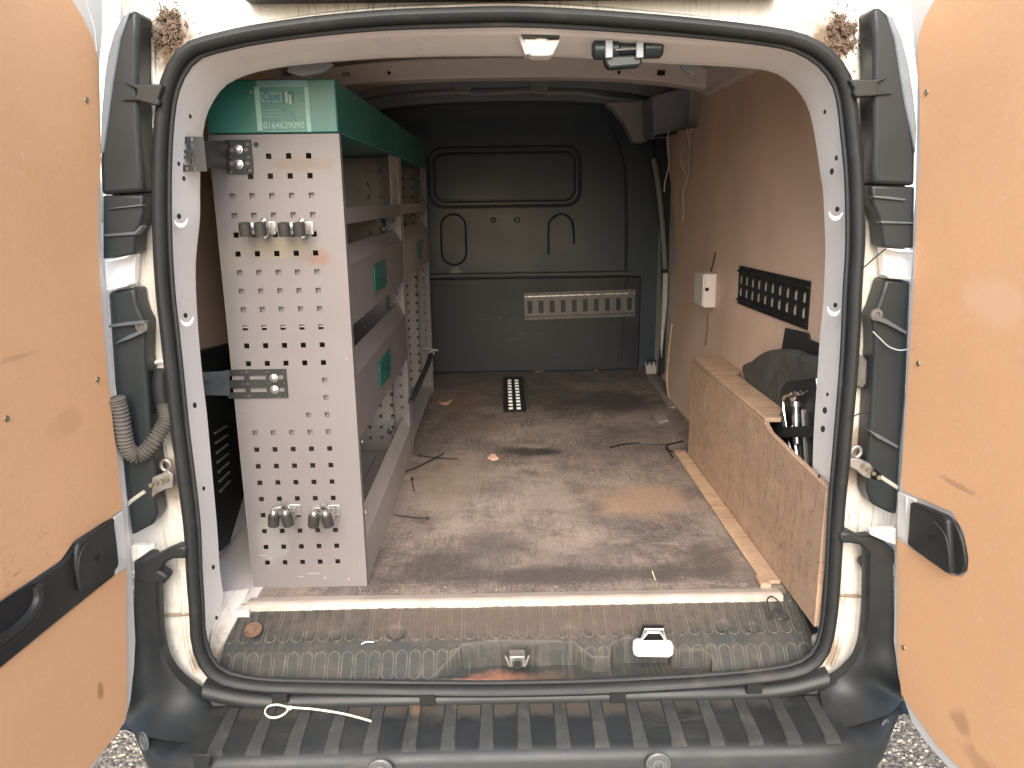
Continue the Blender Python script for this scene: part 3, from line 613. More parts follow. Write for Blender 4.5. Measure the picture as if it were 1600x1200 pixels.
# corrugated door loom hose (left), sleeve and grommet surround
hp = catmull([at(x, y, Y=yy) for x, y, yy in [(257,632,.0),(259,655,-.012),(250,675,-.02),(232,700,-.03),(214,712,-.036),(199,700,-.045),(193,675,-.05),(188,645,-.055),(182,622,-.06)]], False, 24)
hm = MB(); hm.tube(hp, [.0135+.0026*math.sin(i*math.pi*2/5) for i in range(len(hp))], 12); hose = hm.build('loom_hose', M_hose, van, smooth=True, ang=80)
MB().tube([at(x, y, Y=.01) for x, y in [(252,578),(251,600),(253,620),(257,636)]], [.014,.016,.0165,.0155], 12).build('hose_sleeve', M_rubber, hose, smooth=True)
MB().tube(catmull([at(x, y, Y=.022) for x, y in [(228,610),(230,585),(240,568),(258,566),(264,585)]], False, 6), .004, 6).build('loom_grommet_rim', M_body, van, smooth=True)
# right: rubber boot and thin stray wires
trim('rubber_boot', [(1338,556),(1350,556),(1357,565),(1356,600),(1348,610),(1334,604),(1333,575)], .004, .03, M_hose, .006)
for pts, mt_ in (([(1346,418),(1352,416),(1368,402),(1384,389)], M_tie_b), ([(1364,518),(1374,528),(1388,541),(1404,547),(1418,546)], M_wire), ([(1328,654),(1342,647),(1358,644)], M_tie_b)):
    MB().tube(catmull([at(x, y, Y=-.034) for x, y in pts], False, 6), .0014, 5).build('stray_wire', mt_, van, smooth=True)
# dried mud and leaf litter caught in the upper corners
for cx_, cz_, sx_ in ((264,46,1), (1318,52,-1)):
    md = MB(); c0 = at(cx_, cz_, Y=.022)
    for k in range(1500):
        u_, v_ = rnd0.gauss(0, .45), rnd0.gauss(0, .45)
        if noise.noise(Vector((u_*2.2+cx_, v_*2.2, 1))) < -.12: continue
        p = c0+Vector((sx_*(u_*.026+v_*.010), rnd0.uniform(-.003,.010), v_*.034-u_*.006)); b_ = rnd0.uniform(0, 6.28); L2 = rnd0.uniform(.0008,.003) if rnd0.random() < .95 else .007
        md.obox(p, (math.cos(b_)*L2, rnd0.uniform(-.002,.002), math.sin(b_)*L2), (0,.0008,0), (-math.sin(b_)*.0009, 0, math.cos(b_)*.0009))
    o = md.build('dried_mud', bpy.data.materials.get('dried_mud') or mat('dried_mud', (.15,.105,.075), .9, var=.5, vs=120), van); o['kind'] = 'stuff'
# roof edge trim at the very top
MB().box((-.452,-.035,1.802),(.468,.03,1.85)).build('roof_edge_trim', M_rubber, van, bevel=.008)
MB().box((-.450,-.045,1.808),(.466,-.034,1.835)).build('trim_lower_strip', M_black, van, bevel=.003)

# ---- rear doors
def door(side):
    if side == 0:
        A_, B_ = at(211,920,Y=-.03), at(159,300,Y=-.03); ang = R_(3.0); d = Vector((-math.sin(ang), -math.cos(ang), 0))
        FR = [(163,-400),(162,50),(157,100),(155,225),(159,300),(160,400),(166,450),(172,525),(180,600),(187,675),(195,725),(201,800),(208,900),(213,1000),(211,1040),(205,1095),(196,1130),(175,1155),(155,1187),(60,1340),(-900,2600),(-900,-400)]
        PLU = [(-900,-300),(60,-60),(110,0),(127,28),(141,58),(149,85),(152,105),(155,250),(151,300),(151,400),(155,475),(160,525),(167,600),(175,675),(182,725),(189,794),(172,808),(113,845),(93,874),(0,938),(-900,1560)]
        PLL = [(195,888),(171,903),(87,970),(0,1041),(-900,1790),(-900,2500),(40,1330),(140,1195),(180,1147),(192,1126),(196,1100),(195,1000)]
        screws = [(135,156),(152,593),(10,654)]
    else:
        A_, B_ = at(1397,900,Y=-.03), at(1430,300,Y=-.03); ang = R_(6.0); d = Vector((math.sin(ang), -math.cos(ang), 0))
        FR = [(1418,-400),(1420,0),(1423,30),(1428,90),(1432,120),(1431,225),(1429,300),(1426,425),(1421,462),(1418,550),(1415,600),(1411,640),(1407,725),(1400,812),(1397,900),(1395,1000),(1402,1055),(1412,1095),(1425,1132),(1445,1160),(1480,1200),(1600,1320),(2500,2400),(2500,-400)]
        PLU = [(2500,-300),(1500,-45),(1463,0),(1447,28),(1438,58),(1436,100),(1440,150),(1440,250),(1437,300),(1432,425),(1426,525),(1421,600),(1416,680),(1411,752),(1414,766),(1436,777),(1490,800),(1508,830),(1516,870),(1515,890),(1506,900),(1488,898),(1427,857),(1404,844),(1405,900),(1405,1025),(1411,1085),(1432,1115),(1470,1168),(1560,1255),(2500,2250)]
        PLL = None; screws = [(1448,144),(1435,568),(1412,1012)]
    ez = (B_-A_).normalized(); n = d.cross(ez).normalized()
    if n.dot(CAM-A_) < 0: n = -n
    umax = .62
    def pt(x, y, off=0): return onplane(x, y, A_+n*off, n)
    def clip(pts, off):
        out = [pt(x, y, off) for x, y in pts]; res = []
        for i, p in enumerate(out):       # clip to the door's real width and height
            q = out[(i+1) % len(out)]; res.append(p)
        def cut(poly, P0, nn):
            r = []
            for i in range(len(poly)):
                a, b = poly[i], poly[(i+1) % len(poly)]; da, db = (a-P0).dot(nn), (b-P0).dot(nn)
                if da >= 0: r.append(a)
                if da*db < 0: r.append(a+(b-a)*(da/(da-db)))
            return r
        res = cut(res, A_+d*(umax-(.03 if off > 0 else 0)), -d)
        res = cut(res, Vector((0,0,1.93 if off <= 0 else 1.88)), Vector((0,0,-1)))
        res = cut(res, Vector((0,0,.33 if off <= 0 else .36)), Vector((0,0,1)))
        return res
    fr = MB().plate(clip(FR, 0), n*-.045).build('rear_door', M_frame, van, bevel=.004)
    p1 = MB().plate(clip(PLU, .001), n*.004).build('door_lining', M_door_ply, fr, bevel=.001, seg=1)
    if PLL: MB().plate(clip(PLL, .001), n*.004).build('door_lining', M_door_ply, fr, bevel=.001, seg=1)
    sc_ = MB().lathe((0,0,0), n, [(.0052,0),(.0048,.0016),(.0022,.0016),(.002,.0008),(.0005,.0008)], 12).mesh('lining_screw', M_screw, True)
    for x, y in screws: put('lining_screw', sc_, fr, pt(x, y, .0055))
    if side == 0:
        HB = [(172,809),(113,848),(93,877),(0,940),(-900,1575),(-900,1770),(0,1037),(87,966),(171,900),(172,893)]
        hb = MB().plate(clip(HB, .002), n*.010).build('pull_handle', M_plastic, fr, bevel=.004)
        EP = [(171,812),(115,848),(112,862),(112,885),(116,908),(119,925),(160,902),(176,888),(179,880),(176,850)]
        MB().plate([pt(x, y, .012) for x, y in EP], n*.010).build('handle_end_cap', M_plastic, hb, bevel=.006, seg=3)
        MB().tube(catmull([pt(x, y, .023) for x, y in [(150,838),(133,852),(125,868),(122,892)]], False, 6), .0012, 5).build('moulded_line', M_rib, hb, smooth=True)
        q = pt(152, 871, .0225); MB().obox(q, ez*.004, d*.007, n*.0006).build('screw_recess', M_hole, hb)
        MB().plate([pt(x, y, .0125) for x, y in [(p.x, p.y) for p in catmull([Vector(v) for v in [(55,912,0),(20,928,0),(-60,985,0),(-120,1050,0),(-90,1075,0),(0,1005,0),(35,968,0),(52,935,0)]], True, 5)]], n*.001).build('handle_recess', M_hole, hb)
        MB().tube(catmull([pt(x, y, .016) for x, y in [(57,915),(58,935),(48,958),(25,982),(0,1000),(-60,1040)]], False, 8), .009, 8).build('grip_edge', M_plastic, hb, smooth=True)
        MB().tube(catmull([pt(x, y, .016) for x, y in [(66,925),(65,945),(55,968),(30,992),(0,1014)]], False, 8), .003, 8).build('grip_rim', M_rib, hb, smooth=True)
        MB().plate([pt(x, y, .001) for x, y in [(175,808),(190,797),(194,850),(195,888),(178,898),(182,880)]], n*.004).build('frame_step', M_frame, fr, bevel=.002)
    else:
        HB = [(1432,783),(1452,790),(1482,803),(1491,812),(1494,850),(1496,895),(1488,894),(1427,850)]
        rim_ = [(1482,803),(1498,818),(1509,848),(1514,878),(1510,893),(1500,898),(1490,895),(1480,870)]
        hb = MB().plate([pt(x, y, .004) for x, y in rim_], n*.006).build('latch_cover', M_black, fr, bevel=.003)
        MB().plate([pt(x, y, .006) for x, y in HB], n*.014).build('cover_plate', M_plastic, hb, bevel=.005, seg=3)
        MB().tube(catmull([pt(x, y, .0215) for x, y in [(1460,815),(1476,835),(1482,860),(1484,885)]], False, 6), .0012, 5).build('moulded_line', M_rib, hb, smooth=True)
        q = pt(1455, 841, .021); MB().obox(q, ez*.005, d*.008, n*.0006).build('screw_recess', M_hole, hb)
        MB().plate([pt(x, y, .001) for x, y in [(1405,768),(1434,780),(1430,852),(1404,838)]], n*.004).build('frame_step', M_frame, fr, bevel=.002)
        MB().plate([pt(x, y, .001) for x, y in [(1419,775),(1421,776),(1419,846),(1417,845)]], n*.006).build('frame_fold', M_frame, fr)
    # stray scribble wires on the door frame tops
    return fr
door(0); door(1)
for pts in ([(135,0),(142,25),(149,50),(151,80)], ):
    MB().tube(catmull([at(x, y, Y=-.09) for x, y in pts], False, 6), .0012, 5).build('stray_wire', M_wire, van, smooth=True)

# ---- bulkhead
YB = 2.56
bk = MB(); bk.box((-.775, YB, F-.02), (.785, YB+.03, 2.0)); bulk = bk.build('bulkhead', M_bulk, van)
MB().box((-.775, YB-.012, F), (.70, YB, 1.07)).build('bulkhead_lower_panel', M_bulklow, bulk, bevel=.008)
MB().box((-.775, YB-.028, 1.075), (.66, YB, 1.098)).build('bulkhead_ledge', mat('ledge_paint', (.085,.088,.088), .45), bulk, bevel=.008)
def rrect(x0, x1, z0, z1, r, y, n=6):
    out = []
    for cx, cz, a0 in ((x1-r, z1-r, 0), (x0+r, z1-r, 90), (x0+r, z0+r, 180), (x1-r, z0+r, 270)):
        for k in range(n+1): a = R_(a0+90*k/n); out.append(Vector((cx+r*math.cos(a), y, cz+r*math.sin(a))))
    return out
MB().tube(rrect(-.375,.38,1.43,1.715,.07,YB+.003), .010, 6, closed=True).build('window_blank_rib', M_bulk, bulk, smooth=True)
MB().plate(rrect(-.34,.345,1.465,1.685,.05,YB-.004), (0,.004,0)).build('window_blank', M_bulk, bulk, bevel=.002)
MB().tube(rrect(-.35,.355,1.455,1.69,.055,YB-.002), .005, 6, closed=True).build('blank_seal', M_bead, bulk, smooth=True)
MB().tube(rrect(-.325,-.20,1.14,1.395,.062,YB-.001), .006, 6, closed=True).build('pressed_bead', M_bead, bulk, smooth=True)
MB().tube(catmull([at(x, y, Y=YB-.001) for x, y in [(857,398),(857,360),(860,345),(876,334),(892,343),(896,360),(897,380)]], False, 6), .006, 6).build('pressed_bead', M_bead, bulk, smooth=True)
for x, y in ((771,344),(808,344)): MB().tube([at(x, y, Y=YB-.002)+Vector((math.cos(k*math.pi/5)*.012, 0, math.sin(k*math.pi/5)*.012)) for k in range(10)], .004, 6, closed=True).build('blanked_hole', M_bead, bulk, smooth=True)
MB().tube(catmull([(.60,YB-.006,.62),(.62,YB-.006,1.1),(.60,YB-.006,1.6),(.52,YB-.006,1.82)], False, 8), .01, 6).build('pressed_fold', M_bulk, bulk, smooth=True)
# right rear side: door-frame seal, belt and fittings at the sliding door
MB().plate([at(x, y, Y=2.30) for x, y in [(1024,215),(1048,205),(1052,300),(1058,400),(1054,470),(1050,520),(1044,575),(1030,590),(1036,480),(1034,380),(1028,300)]], (0,.04,0)).build('sliding_door_seal', M_rubber, van, bevel=.006)
MB().tube(catmull([at(x, y, Y=2.25) for x, y in [(1021,248),(1027,280),(1033,330),(1037,380),(1039,420)]], False, 5), .012, 8, flat=(.5,1)).build('grab_strap', mat('strap_grey', (.20,.205,.205), .6), van, smooth=True)
MB().plate([at(x, y, Y=2.25) for x, y in [(1036,427),(1044,427),(1043,470),(1038,520),(1034,560),(1032,540),(1035,480)]], (0,.02,0)).build('pillar_trim', mat('pillar_trim_paint', (.50,.49,.48), .4), van, bevel=.002)
bb = MB().plate([at(x, y, Y=2.45) for x, y in [(1009,568),(1027,566),(1026,584),(1010,586)]], (0,.04,0)).build('floor_bracket', mat('bracket_white', (.45,.42,.40), .5), van, bevel=.004)
for x in (1012, 1018, 1024): MB().tube([at(x, 571, Y=2.44), at(x, 562, Y=2.44)], .004, 6).build('bracket_prong', M_black, bb)
# ---- side linings
rp = [(1046,625),(1042,600),(1044,560),(1050,510),(1054,460),(1057,400),(1054,350),(1048,290),(1040,207),(1060,204),(1090,199),(1092,150),(1090,115),(1130,106),(1200,95)]
rpe = [(1120,730),(1060,641)]
MB().plate([at(x, y, X=.735) for x, y in rp]+[Vector((.735,.15,1.84)), Vector((.735,.15,.58))]+[at(x, y, X=.735) for x, y in rpe], (.010,0,0)).build('plywood_side_lining', M_wall_ply, van, bevel=.001, seg=1)
MB().tube(catmull([at(x, y, X=.733) for x, y in [(1046,625),(1042,600),(1044,560),(1050,505)]], False, 6), .003, 5).build('lining_edge', M_edge_ply, van, smooth=True)
lpz = MB().box((-.772,.16,.98),(-.762,2.5,1.86)).build('plywood_side_lining', M_wall_ply, van)
MB().box((.70,.14,1.82),(.78,1.5,1.95)).build('roof_side_rail', M_inwhite, van, bevel=.015)
# left black wheel trim with vent slots
tp = [(300,552),(340,543),(400,528),(440,520),(440,740),(393,738),(360,850),(346,863),(342,850),(322,760),(300,640)]
lt = MB().plate([at(x, y, X=-.735) for x, y in tp], (-.03,0,0)).build('side_vent_trim', M_plastic, van, bevel=.006)
for k in range(7):
    t_ = k/6; x0, y0, x1, y1 = 336+8*t_, 677+91*t_, 354+5*t_, 666+86*t_
    MB().tube([at(x0, y0, X=-.733), at(x1, y1, X=-.733)], .0032, 6).build('vent_slot', mat('slot_edge', (.21,.20,.19), .5) if k == 0 else bpy.data.materials['slot_edge'], lt, smooth=True)
MB().plate([at(x, y, X=-.765) for x, y in [(300,640),(420,640),(420,905),(385,925),(340,960),(320,900)]], (-.006,0,0)).build('inner_side_panel', M_white, van, bevel=.001)
# left end of the sill: white return between reveal and rack
MB().plate([at(392,918,Y=.235), at(380,945,Y=.16), at(352,1000,Y=.08), at(336,1030,Y=.03), at(326,1015,Y=.04), at(333,960,Y=.10), at(335,925,Y=.20)], (0,.004,-.03)).build('sill_end_step', M_body, van, bevel=.004)
MB().box((-.77,.17,.40),(-.60,.26,F+.001)).build('sill_end_floor', M_body, van, bevel=.004)
MB().plate([at(1268,992,Y=.06), at(1290,980,Y=.07), at(1292,1010,Y=.03), at(1274,1018,Y=.03)], (0,.01,-.03)).build('sill_end_step', M_body, van, bevel=.003)

# ------------------------------------------------------------------ shelving units
X0, X1 = -.622, -.352
HX = [(-.584+.0415*k) for k in range(5)]; HZ = [1.5615-.0401*k for k in range(24)]
SHELVES = [(1.42,1.42,1.455,1.455,False),(1.20,1.335,1.372,1.335,True),(.935,1.085,1.130,1.085,True)]
def shelving(Y0, Y1, label, near):
    u = thing('shelving_unit', label, 'shelving unit', ((X0+X1)/2, (Y0+Y1)/2, F), 'shelving units along the left side')
    hs = .0056
    def holes(near_):
        r = []
        for i, z in enumerate(HZ):
            for k, x in enumerate(HX):
                if i == 0 and k < 2: continue
                if i == 1 and k == 0: continue
                if near_ and .965 < z < 1.09 and k < (4 if z > 1.04 else 3): continue   # covered by the bracket / label
                r.append((x-X0-hs, x-X0+hs, z-F-hs, z-F+hs))
        return r
    # near and far perforated ends
    e = MB(); e.perf((X0, Y0, F), (1,0,0), (0,0,1), X1-X0, 1.605-F, (0,.0018,0), holes(near))
    ep = e.build('end_panel', M_rack, u, fix=False)
    MB().box((X1-.0018, Y0+.0018, F), (X1, Y0+.022, 1.605)).build('corner_flange', M_rack, ep)
    MB().box((X0, Y0+.0018, F), (X0+.0018, Y0+.022, 1.605)).build('corner_flange', M_rack, ep)
    e = MB(); e.perf((X0, Y1-.002, F), (1,0,0), (0,0,1), X1-X0, 1.605-F, (0,.0018,0), [h for h in holes(False) if h[2]+F < 1.10 or h[0]+X0 > -.5])
    e.build('end_panel', M_rackdirty, u, fix=False)
    ch = MB(); hh = [(.022,.031,z-F-.005,z-F+.005) for z in HZ] 
    ch.perf((X1-.052, Y1-.034, F), (1,0,0), (0,0,1), .052, 1.605-F, (0,.0018,0), hh)
    ch.box((X1-.052, Y1-.032, F), (X1-.0505, Y1-.002, 1.605)); ch.box((X1-.0015, Y1-.032, F), (X1, Y1-.0002, 1.605))
    ch.build('upright', M_rack, u, fix=False)
    # back sheet with rows of holes
    b = MB(); bh = [(y-Y0-.005, y-Y0+.005, z-F-.005, z-F+.005) for z in HZ for y in [Y0+.1+.06*q for q in range(int((Y1-Y0-.15)/.06))]]
    b.perf((X0, Y0+.002, F), (0,1,0), (0,0,1), Y1-Y0-.006, 1.60-F, (-.0018,0,0), bh); b.build('back_panel', M_rackdirty, u, fix=False)
    for (zb, zo, zi, _, isbin) in (SHELVES if near else SHELVES[:2]):
        s_ = MB(); s_.box((X0+.002, Y0+.004, zb), (X1-.003, Y1-.005, zb+.0025)); tray = s_.build('shelf_tray', M_rackdirty, u)
        if isbin:
            f_ = MB(); ya, yb = Y0+.0225, Y1-.036
            # vertical front with a folded sloping lip; cut for the label holder
            f_.box((X1-.002, ya, zb), (X1, yb, zo))
            f_.add([(X1-.0005,ya,zo),(X1-.0005,yb,zo),(X1-.022,yb,zi),(X1-.022,ya,zi),(X1-.022,ya,zi-.012),(X1-.022,yb,zi-.012)], [(0,1,2,3),(3,2,5,4)])
            f_.build('bin_front', M_rack if near else M_rackdirty, tray, fix=True)
            # end cheeks behind the perforated panel
            MB().box((X0+.01, Y0+.009, zb), (X1-.03, Y0+.010, zo+.01)).build('bin_cheek', M_rack, tray)
            # green holder
            yc = Y0+.33 if near else Y0+.40; L_ = .205 if near else .19; zc = (zb+zo)/2+.002
            gp = [(X1+.0005, yc, zc+.030), (X1+.0005, yc+.05, zc+.036), (X1+.0005, yc+L_, zc+.036), (X1+.0005, yc+L_, zc-.030), (X1+.0005, yc+.17, zc-.040), (X1+.0005, yc, zc-.030)]
            gh = MB().plate(gp, (.004,0,0)).build('label_holder', M_greenclip, tray, bevel=.0015)
        else:
            MB().box((X1-.002, Y0+.0225, zb), (X1, Y1-.036, zi)).build('shelf_lip', M_rack if near else M_rackdirty, tray)
            MB().box((X0+.01, Y0+.009, zb-.002), (X1-.03, Y0+.010, zi+.06)).build('shelf_cheek', M_rack, tray)
    # base tray
    b = MB(); ya, yb = Y0+.0225, Y1-.036
    if near: b.box((X1-.002, ya, F+.001), (X1, yb, .685)); b.add([(X1-.0005,ya,.685),(X1-.0005,yb,.685),(X1-.026,yb,.722),(X1-.026,ya,.722),(X1-.026,ya,.62),(X1-.026,yb,.62)], [(0,1,2,3),(3,2,5,4)])
    b.box((X0+.002, ya, F+.03), (X1-.003, yb, F+.0325)); b.build('base_tray', M_rackdirty, u)
    MB().box((X0+.10, ya+.1, F+.034), (X0+.16, yb-.1, F+.046)).build('tray_stiffener', M_rackdirty, u, bevel=.003)
    # corner mounting plate on upper bay back
    pp = MB(); pp.perf((X1-.0035, Y1-.22, 1.455), (0,1,0), (0,0,1), .14, .148, (.0018,0,0), [(.03,.045,.03,.045),(.03,.045,.10,.115),(.09,.105,.03,.045),(.09,.105,.10,.115)])
    pp.build('bracing_plate', M_rackdirty, u, fix=False)
    # green header
    Ye = Y1+.012 if near else Y1
    MB().box((X0, Y0-.001, 1.607), (X1-.001, Ye, 1.712)).build('header_box', M_green, u, bevel=.003)
    return u
r1 = shelving(.245, 1.215, 'nearer grey perforated shelving unit with phone number sticker on its green header', True)
r2 = shelving(1.232, 2.14, 'farther grey steel shelving unit behind the first, standing next to the dark bulkhead', False)
# loose rod end, bolts on inner panel
MB().lathe(at(610, 672, Y=1.20), (0,-1,0), [(.010,0),(.010,.005),(.006,.008)], 14).build('bolt', M_steel, r1, smooth=True)
MB().lathe(at(600, 358, Y=1.18), (0,-1,0), [(.006,0),(.005,.006)], 10).build('bolt', M_steel, r1, smooth=True)
# sticker
YS = .2435
def flat(pts, mt, name, par, y, off=.0004): return MB().plate([Vector((x, y, z)) for x, z in pts], (0, off, 0)).build(name, mt, par)
def prect(x0, y0, x1, y1, Y=YS):
    a, b = at(x0, y1, Y=Y), at(x1, y0, Y=Y); return [(a.x, a.z), (b.x, a.z), (b.x, b.z), (a.x, b.z)]
hdr = [c for c in r1.children if c.name.startswith('header_box')][0]
stk = flat(prect(402,126,483,206), M_stickerbg, 'sticker', hdr, YS)
flat(prect(401,125,480,135), M_stickerblock, 'sticker_band', hdr, YS-.0006, .0004)
for r_ in ((403,136,405,206),(480,136,482,206),(404,204,482,206),(403,134,481,136)): flat(prect(*r_), M_stickerline, 'sticker_line', hdr, YS-.0010, .0004)
flat(prect(408,144,441,160), M_stickerblock, 'sticker_block', hdr, YS-.0006, .0004)
flat(prect(442,142,458,162), M_stickerdark, 'sticker_emblem', hdr, YS-.0006, .0004)
for r_ in ((446,143,449,161),(452,148,455,163)): flat(prect(*r_), mat('emblem_ink_%d' % r_[0], (.35,.42,.34), .5), 'emblem_mark', hdr, YS-.0011, .0004)
for k in range(2):
    MB().tube(catmull([at(x, y+k*5, Y=YS-.001) for x, y in [(460,152),(464,149),(468,151),(472,152),(475,149)]], False, 4), .0009, 4).build('wave_mark', M_stickerline, hdr)
for y in (171, 176, 181): flat(prect(409, y, 440, y+2), M_stickerblock, 'sticker_small_print', hdr, YS-.0008, .0004)
MB().tube(catmull([at(x, y, Y=YS-.001) for x, y in [(440,171),(450,174),(458,180),(462,188)]], False, 4), .0007, 4).build('swoosh_mark', M_stickerblock, hdr)
def text(s, x0, x1, ybot, mt, par, Y):
    c = bpy.data.curves.new('t', 'FONT'); c.body = s; c.size = .02; c.offset = .0003
    o = bpy.data.objects.new('t', c); sc.collection.objects.link(o); bpy.context.view_layer.update()
    me = bpy.data.meshes.new_from_object(o.evaluated_get(bpy.context.evaluated_depsgraph_get())); bpy.data.objects.remove(o)
    xs = [v.co.x for v in me.vertices]; a, b = at(x0, ybot, Y=Y), at(x1, ybot, Y=Y); k = (b.x-a.x)/(max(xs)-min(xs)); mn = min(xs)
    for v in me.vertices: v.co = Vector(((v.co.x-mn)*k+a.x, Y, v.co.y*k*1.1+a.z))
    me.materials.clear(); me.materials.append(mt); me.name = 'lettering'
    return put('lettering', me, par)
text('Opti', 411, 438, 157, M_stickerdark, hdr, YS-.0012)
text('0164629090', 412, 476, 201, M_stickerline, hdr, YS-.0012)
MB().lathe(at(393, 144, Y=.2438), (0,-1,0), [(.004,0),(.003,.002)], 10).build('screw', M_screw, r1)
MB().lathe(at(400, 226, Y=.2445), (0,-1,0), [(.0055,0),(.005,.0012)], 12).build('plug', M_black, r1)
for x, y in ((381,702),(423,700),(393,798),(378,645)): MB().lathe(at(x, y, Y=.2448), (0,-1,0), [(.0022,0),(.002,.0008)], 8).build('rivet', M_screw, r1)
# scuffs and flaked paint at the foot and edge of the end panel
for x, y, w_, h_ in ((488,896,26,2),(470,901,12,2),(508,903,5,4),(545,905,4,5),(410,868,16,3),(420,872,8,2),(541,560,2,6),(566,690,2,5),(571,800,2,6)):
    p = at(x, y, Y=.2446); MB().plate([p+Vector((-w_*.0007, 0, 0)), p+Vector((-w_*.0002, 0, h_*.0007)), p+Vector((w_*.0006, 0, h_*.0004)), p+Vector((w_*.0007, 0, -h_*.0003)), p+Vector((-w_*.0001, 0, -h_*.0006))], (0, .0003, 0)).build('paint_scuff', M_rackdirty, r1)
# fixing brackets
def bracket(zone, par):
    if zone == 0:
        a, b = at(355,272,Y=.239), at(391,218,Y=.239); W, H = b.x-a.x, b.z-a.z
        m = MB().perf((a.x, .2405, a.z), (1,0,0), (0,0,1), W, H, (0,.003,0), [(W*.08,W*.34,H*q-.005,H*q+.005) for q in (.33,.72)]+[(W*.08,W*.2,H*q-.003,H*q+.003) for q in (.06,.53,.93)]+[(W*.78,W*.92,H*q-.003,H*q+.003) for q in (.12,.5,.88)]+[(W*.7,W*.88,H*q-.004,H*q+.004) for q in (.33,.72)])
        br_ = m.build('fixing_bracket', M_black, par, fix=False)
        bolts = [(372,234),(373,257)]
        # strap to the pillar
        a2 = at(315,262,Y=.16); MB().add([at(356,220,Y=.2395),at(356,264,Y=.2395),at(312,262,Y=.068),at(308,220,Y=.068)], [(0,1,2,3)]).build('bracket_strap', M_black, br_, fix=False).modifiers.new('s','SOLIDIFY').thickness = .003
        a, b = at(284,268,Y=.062), at(316,213,Y=.062); W, H = b.x-a.x, b.z-a.z
        hl = []
        for j, q in enumerate((.08,.29,.5,.71,.92)):
            for x_ in (.2,.52): 
                s_ = .006 if j % 2 else .0035; hl.append((W*x_-s_*.8, W*x_+s_*.8, H*q-s_, H*q+s_))
        MB().perf((a.x, .062, a.z), (.985,.17,0), (0,0,1), W, H, (0,.003,0), hl).build('pillar_plate', M_black, br_, fix=False)
    else:
        a, b = at(356,623,Y=.239), at(446,577,Y=.239); W, H = b.x-a.x, b.z-a.z
        hl = []
        for q in (.28,.72): hl += [(W*.05,W*.30,H*q-.005,H*q+.005),(W*.38,W*.66,H*q-.005,H*q+.005),(W*.72,W*.95,H*q-.005,H*q+.005)]
        for q in (.08,.5,.92): hl += [(W*c_-.0022,W*c_+.0022,H*q-.0022,H*q+.0022) for c_ in (.33,.36,.66,.70,.95,.26)]
        br_ = MB().perf((a.x, .2405, a.z), (1,0,0), (0,0,1), W, H, (0,.003,0), hl).build('fixing_bracket', M_black, par, fix=False)
        MB().add([at(358,579,Y=.2395),at(358,618,Y=.2395),at(300,616,Y=.19),at(300,582,Y=.19)], [(0,1,2,3)]).build('bracket_strap', mat('blued_strap', (.06,.075,.085), .35, .4, var=.3, vs=30), br_, fix=False).modifiers.new('s','SOLIDIFY').thickness = .003
        bolts = [(428,591),(429,609)]
    for x, y in bolts:
        MB().lathe(at(x, y, Y=.240), (0,-1,0), [(.0098,0),(.0098,.0015),(.0075,.002),(.0072,.0055),(.005,.007)], 6 if False else 14).build('hex_bolt', M_steel, br_, smooth=True)
bracket(0, r1); bracket(1, r1)
# spring tool clips: plate, two arms, rubber sleeves
def clip(cx, cy, tilt, kind):
    c = at(cx, cy, Y=.243)
    base = MB().box((c.x-.030, .2415, c.z-.013), (c.x+.034, .2435, c.z+.014)).build('spring_clip', M_steel, r1, bevel=.002)
    for s_, lean in ((-1, tilt), (1, -tilt)):
        xx = c.x+s_*.0155
        MB().tube(catmull([(c.x+s_*.006,.241,c.z),(xx+s_*.009,.230,c.z),(xx+s_*.006,.212,c.z),(xx,.204,c.z)], False, 5), .011, 8, flat=(.12, 1)).build('clip_arm', M_steel, base, smooth=True)
        up = Vector((lean*.25, -.15, 1)).normalized(); q = Vector((xx, .195, c.z-(.004 if kind else 0)))
        MB().lathe(q-up*.0145, up, [(.006,0),(.0122,.001),(.0125,.0145),(.0122,.028),(.006,.029)], 12).build('clip_sleeve', M_sleeve, base, smooth=True)
        if kind: MB().lathe(q+up*.0145, up, [(.0075,0),(.0075,.006),(.004,.010)], 12).build('sleeve_end', M_steel, base, smooth=True)
    if kind:
        q = Vector((c.x+.001, .232, c.z+.012)); MB().lathe(q, (0,-.6,1), [(.0095,-.010),(.0095,.006),(.006,.012)], 12).build('clip_roller', M_chrome, base, smooth=True)
    else:
        for s_ in (-1, 1): MB().lathe((c.x+.012, .236, c.z+s_*.016), (0,-1,0), [(.0065,0),(.006,.004),(.003,.006)], 10).build('clip_screw', M_chrome, base, smooth=True)
clip(406,357,.0,0); clip(465,357,.0,0); clip(447,797,.5,1); clip(508,798,.6,1)

# ------------------------------------------------------------------ plywood wheel box
bx_ = thing('wheel_arch_box', 'raw plywood boxing over the right wheel arch with a cut-out for the jack', 'plywood box', (.68, .6, F))
fp = [(.02,F+.006),(1.15,F+.006),(1.15,.918),(.40,.918),(.36,.905),(.02,.895)]
face = MB().plate([Vector((.630, y, z)) for y, z in fp], (.012,0,0)).build('front_board', M_box_ply, bx_, bevel=.0012, seg=1)
MB().plate([Vector((x, y, .9185)) for x, y in [(.631,1.15),(.733,1.15),(.733,.93),(.705,.90),(.705,.47),(.690,.455),(.672,.40),(.631,.40)]], (0,0,.012)).build('top_board', M_box_ply, bx_, bevel=.0012, seg=1)
MB().plate([Vector((.585,.215,F+.001)), Vector((.585,1.18,F+.001)), Vector((.629,1.18,F+.001)), Vector((.629,.215,F+.001))], (0,0,.009)).build('foot_batten', M_box_ply, bx_, bevel=.002)
MB().box((.575,.195,F+.001),(.60,.24,F+.014)).build('batten_offcut', M_box_ply, bx_, bevel=.002)
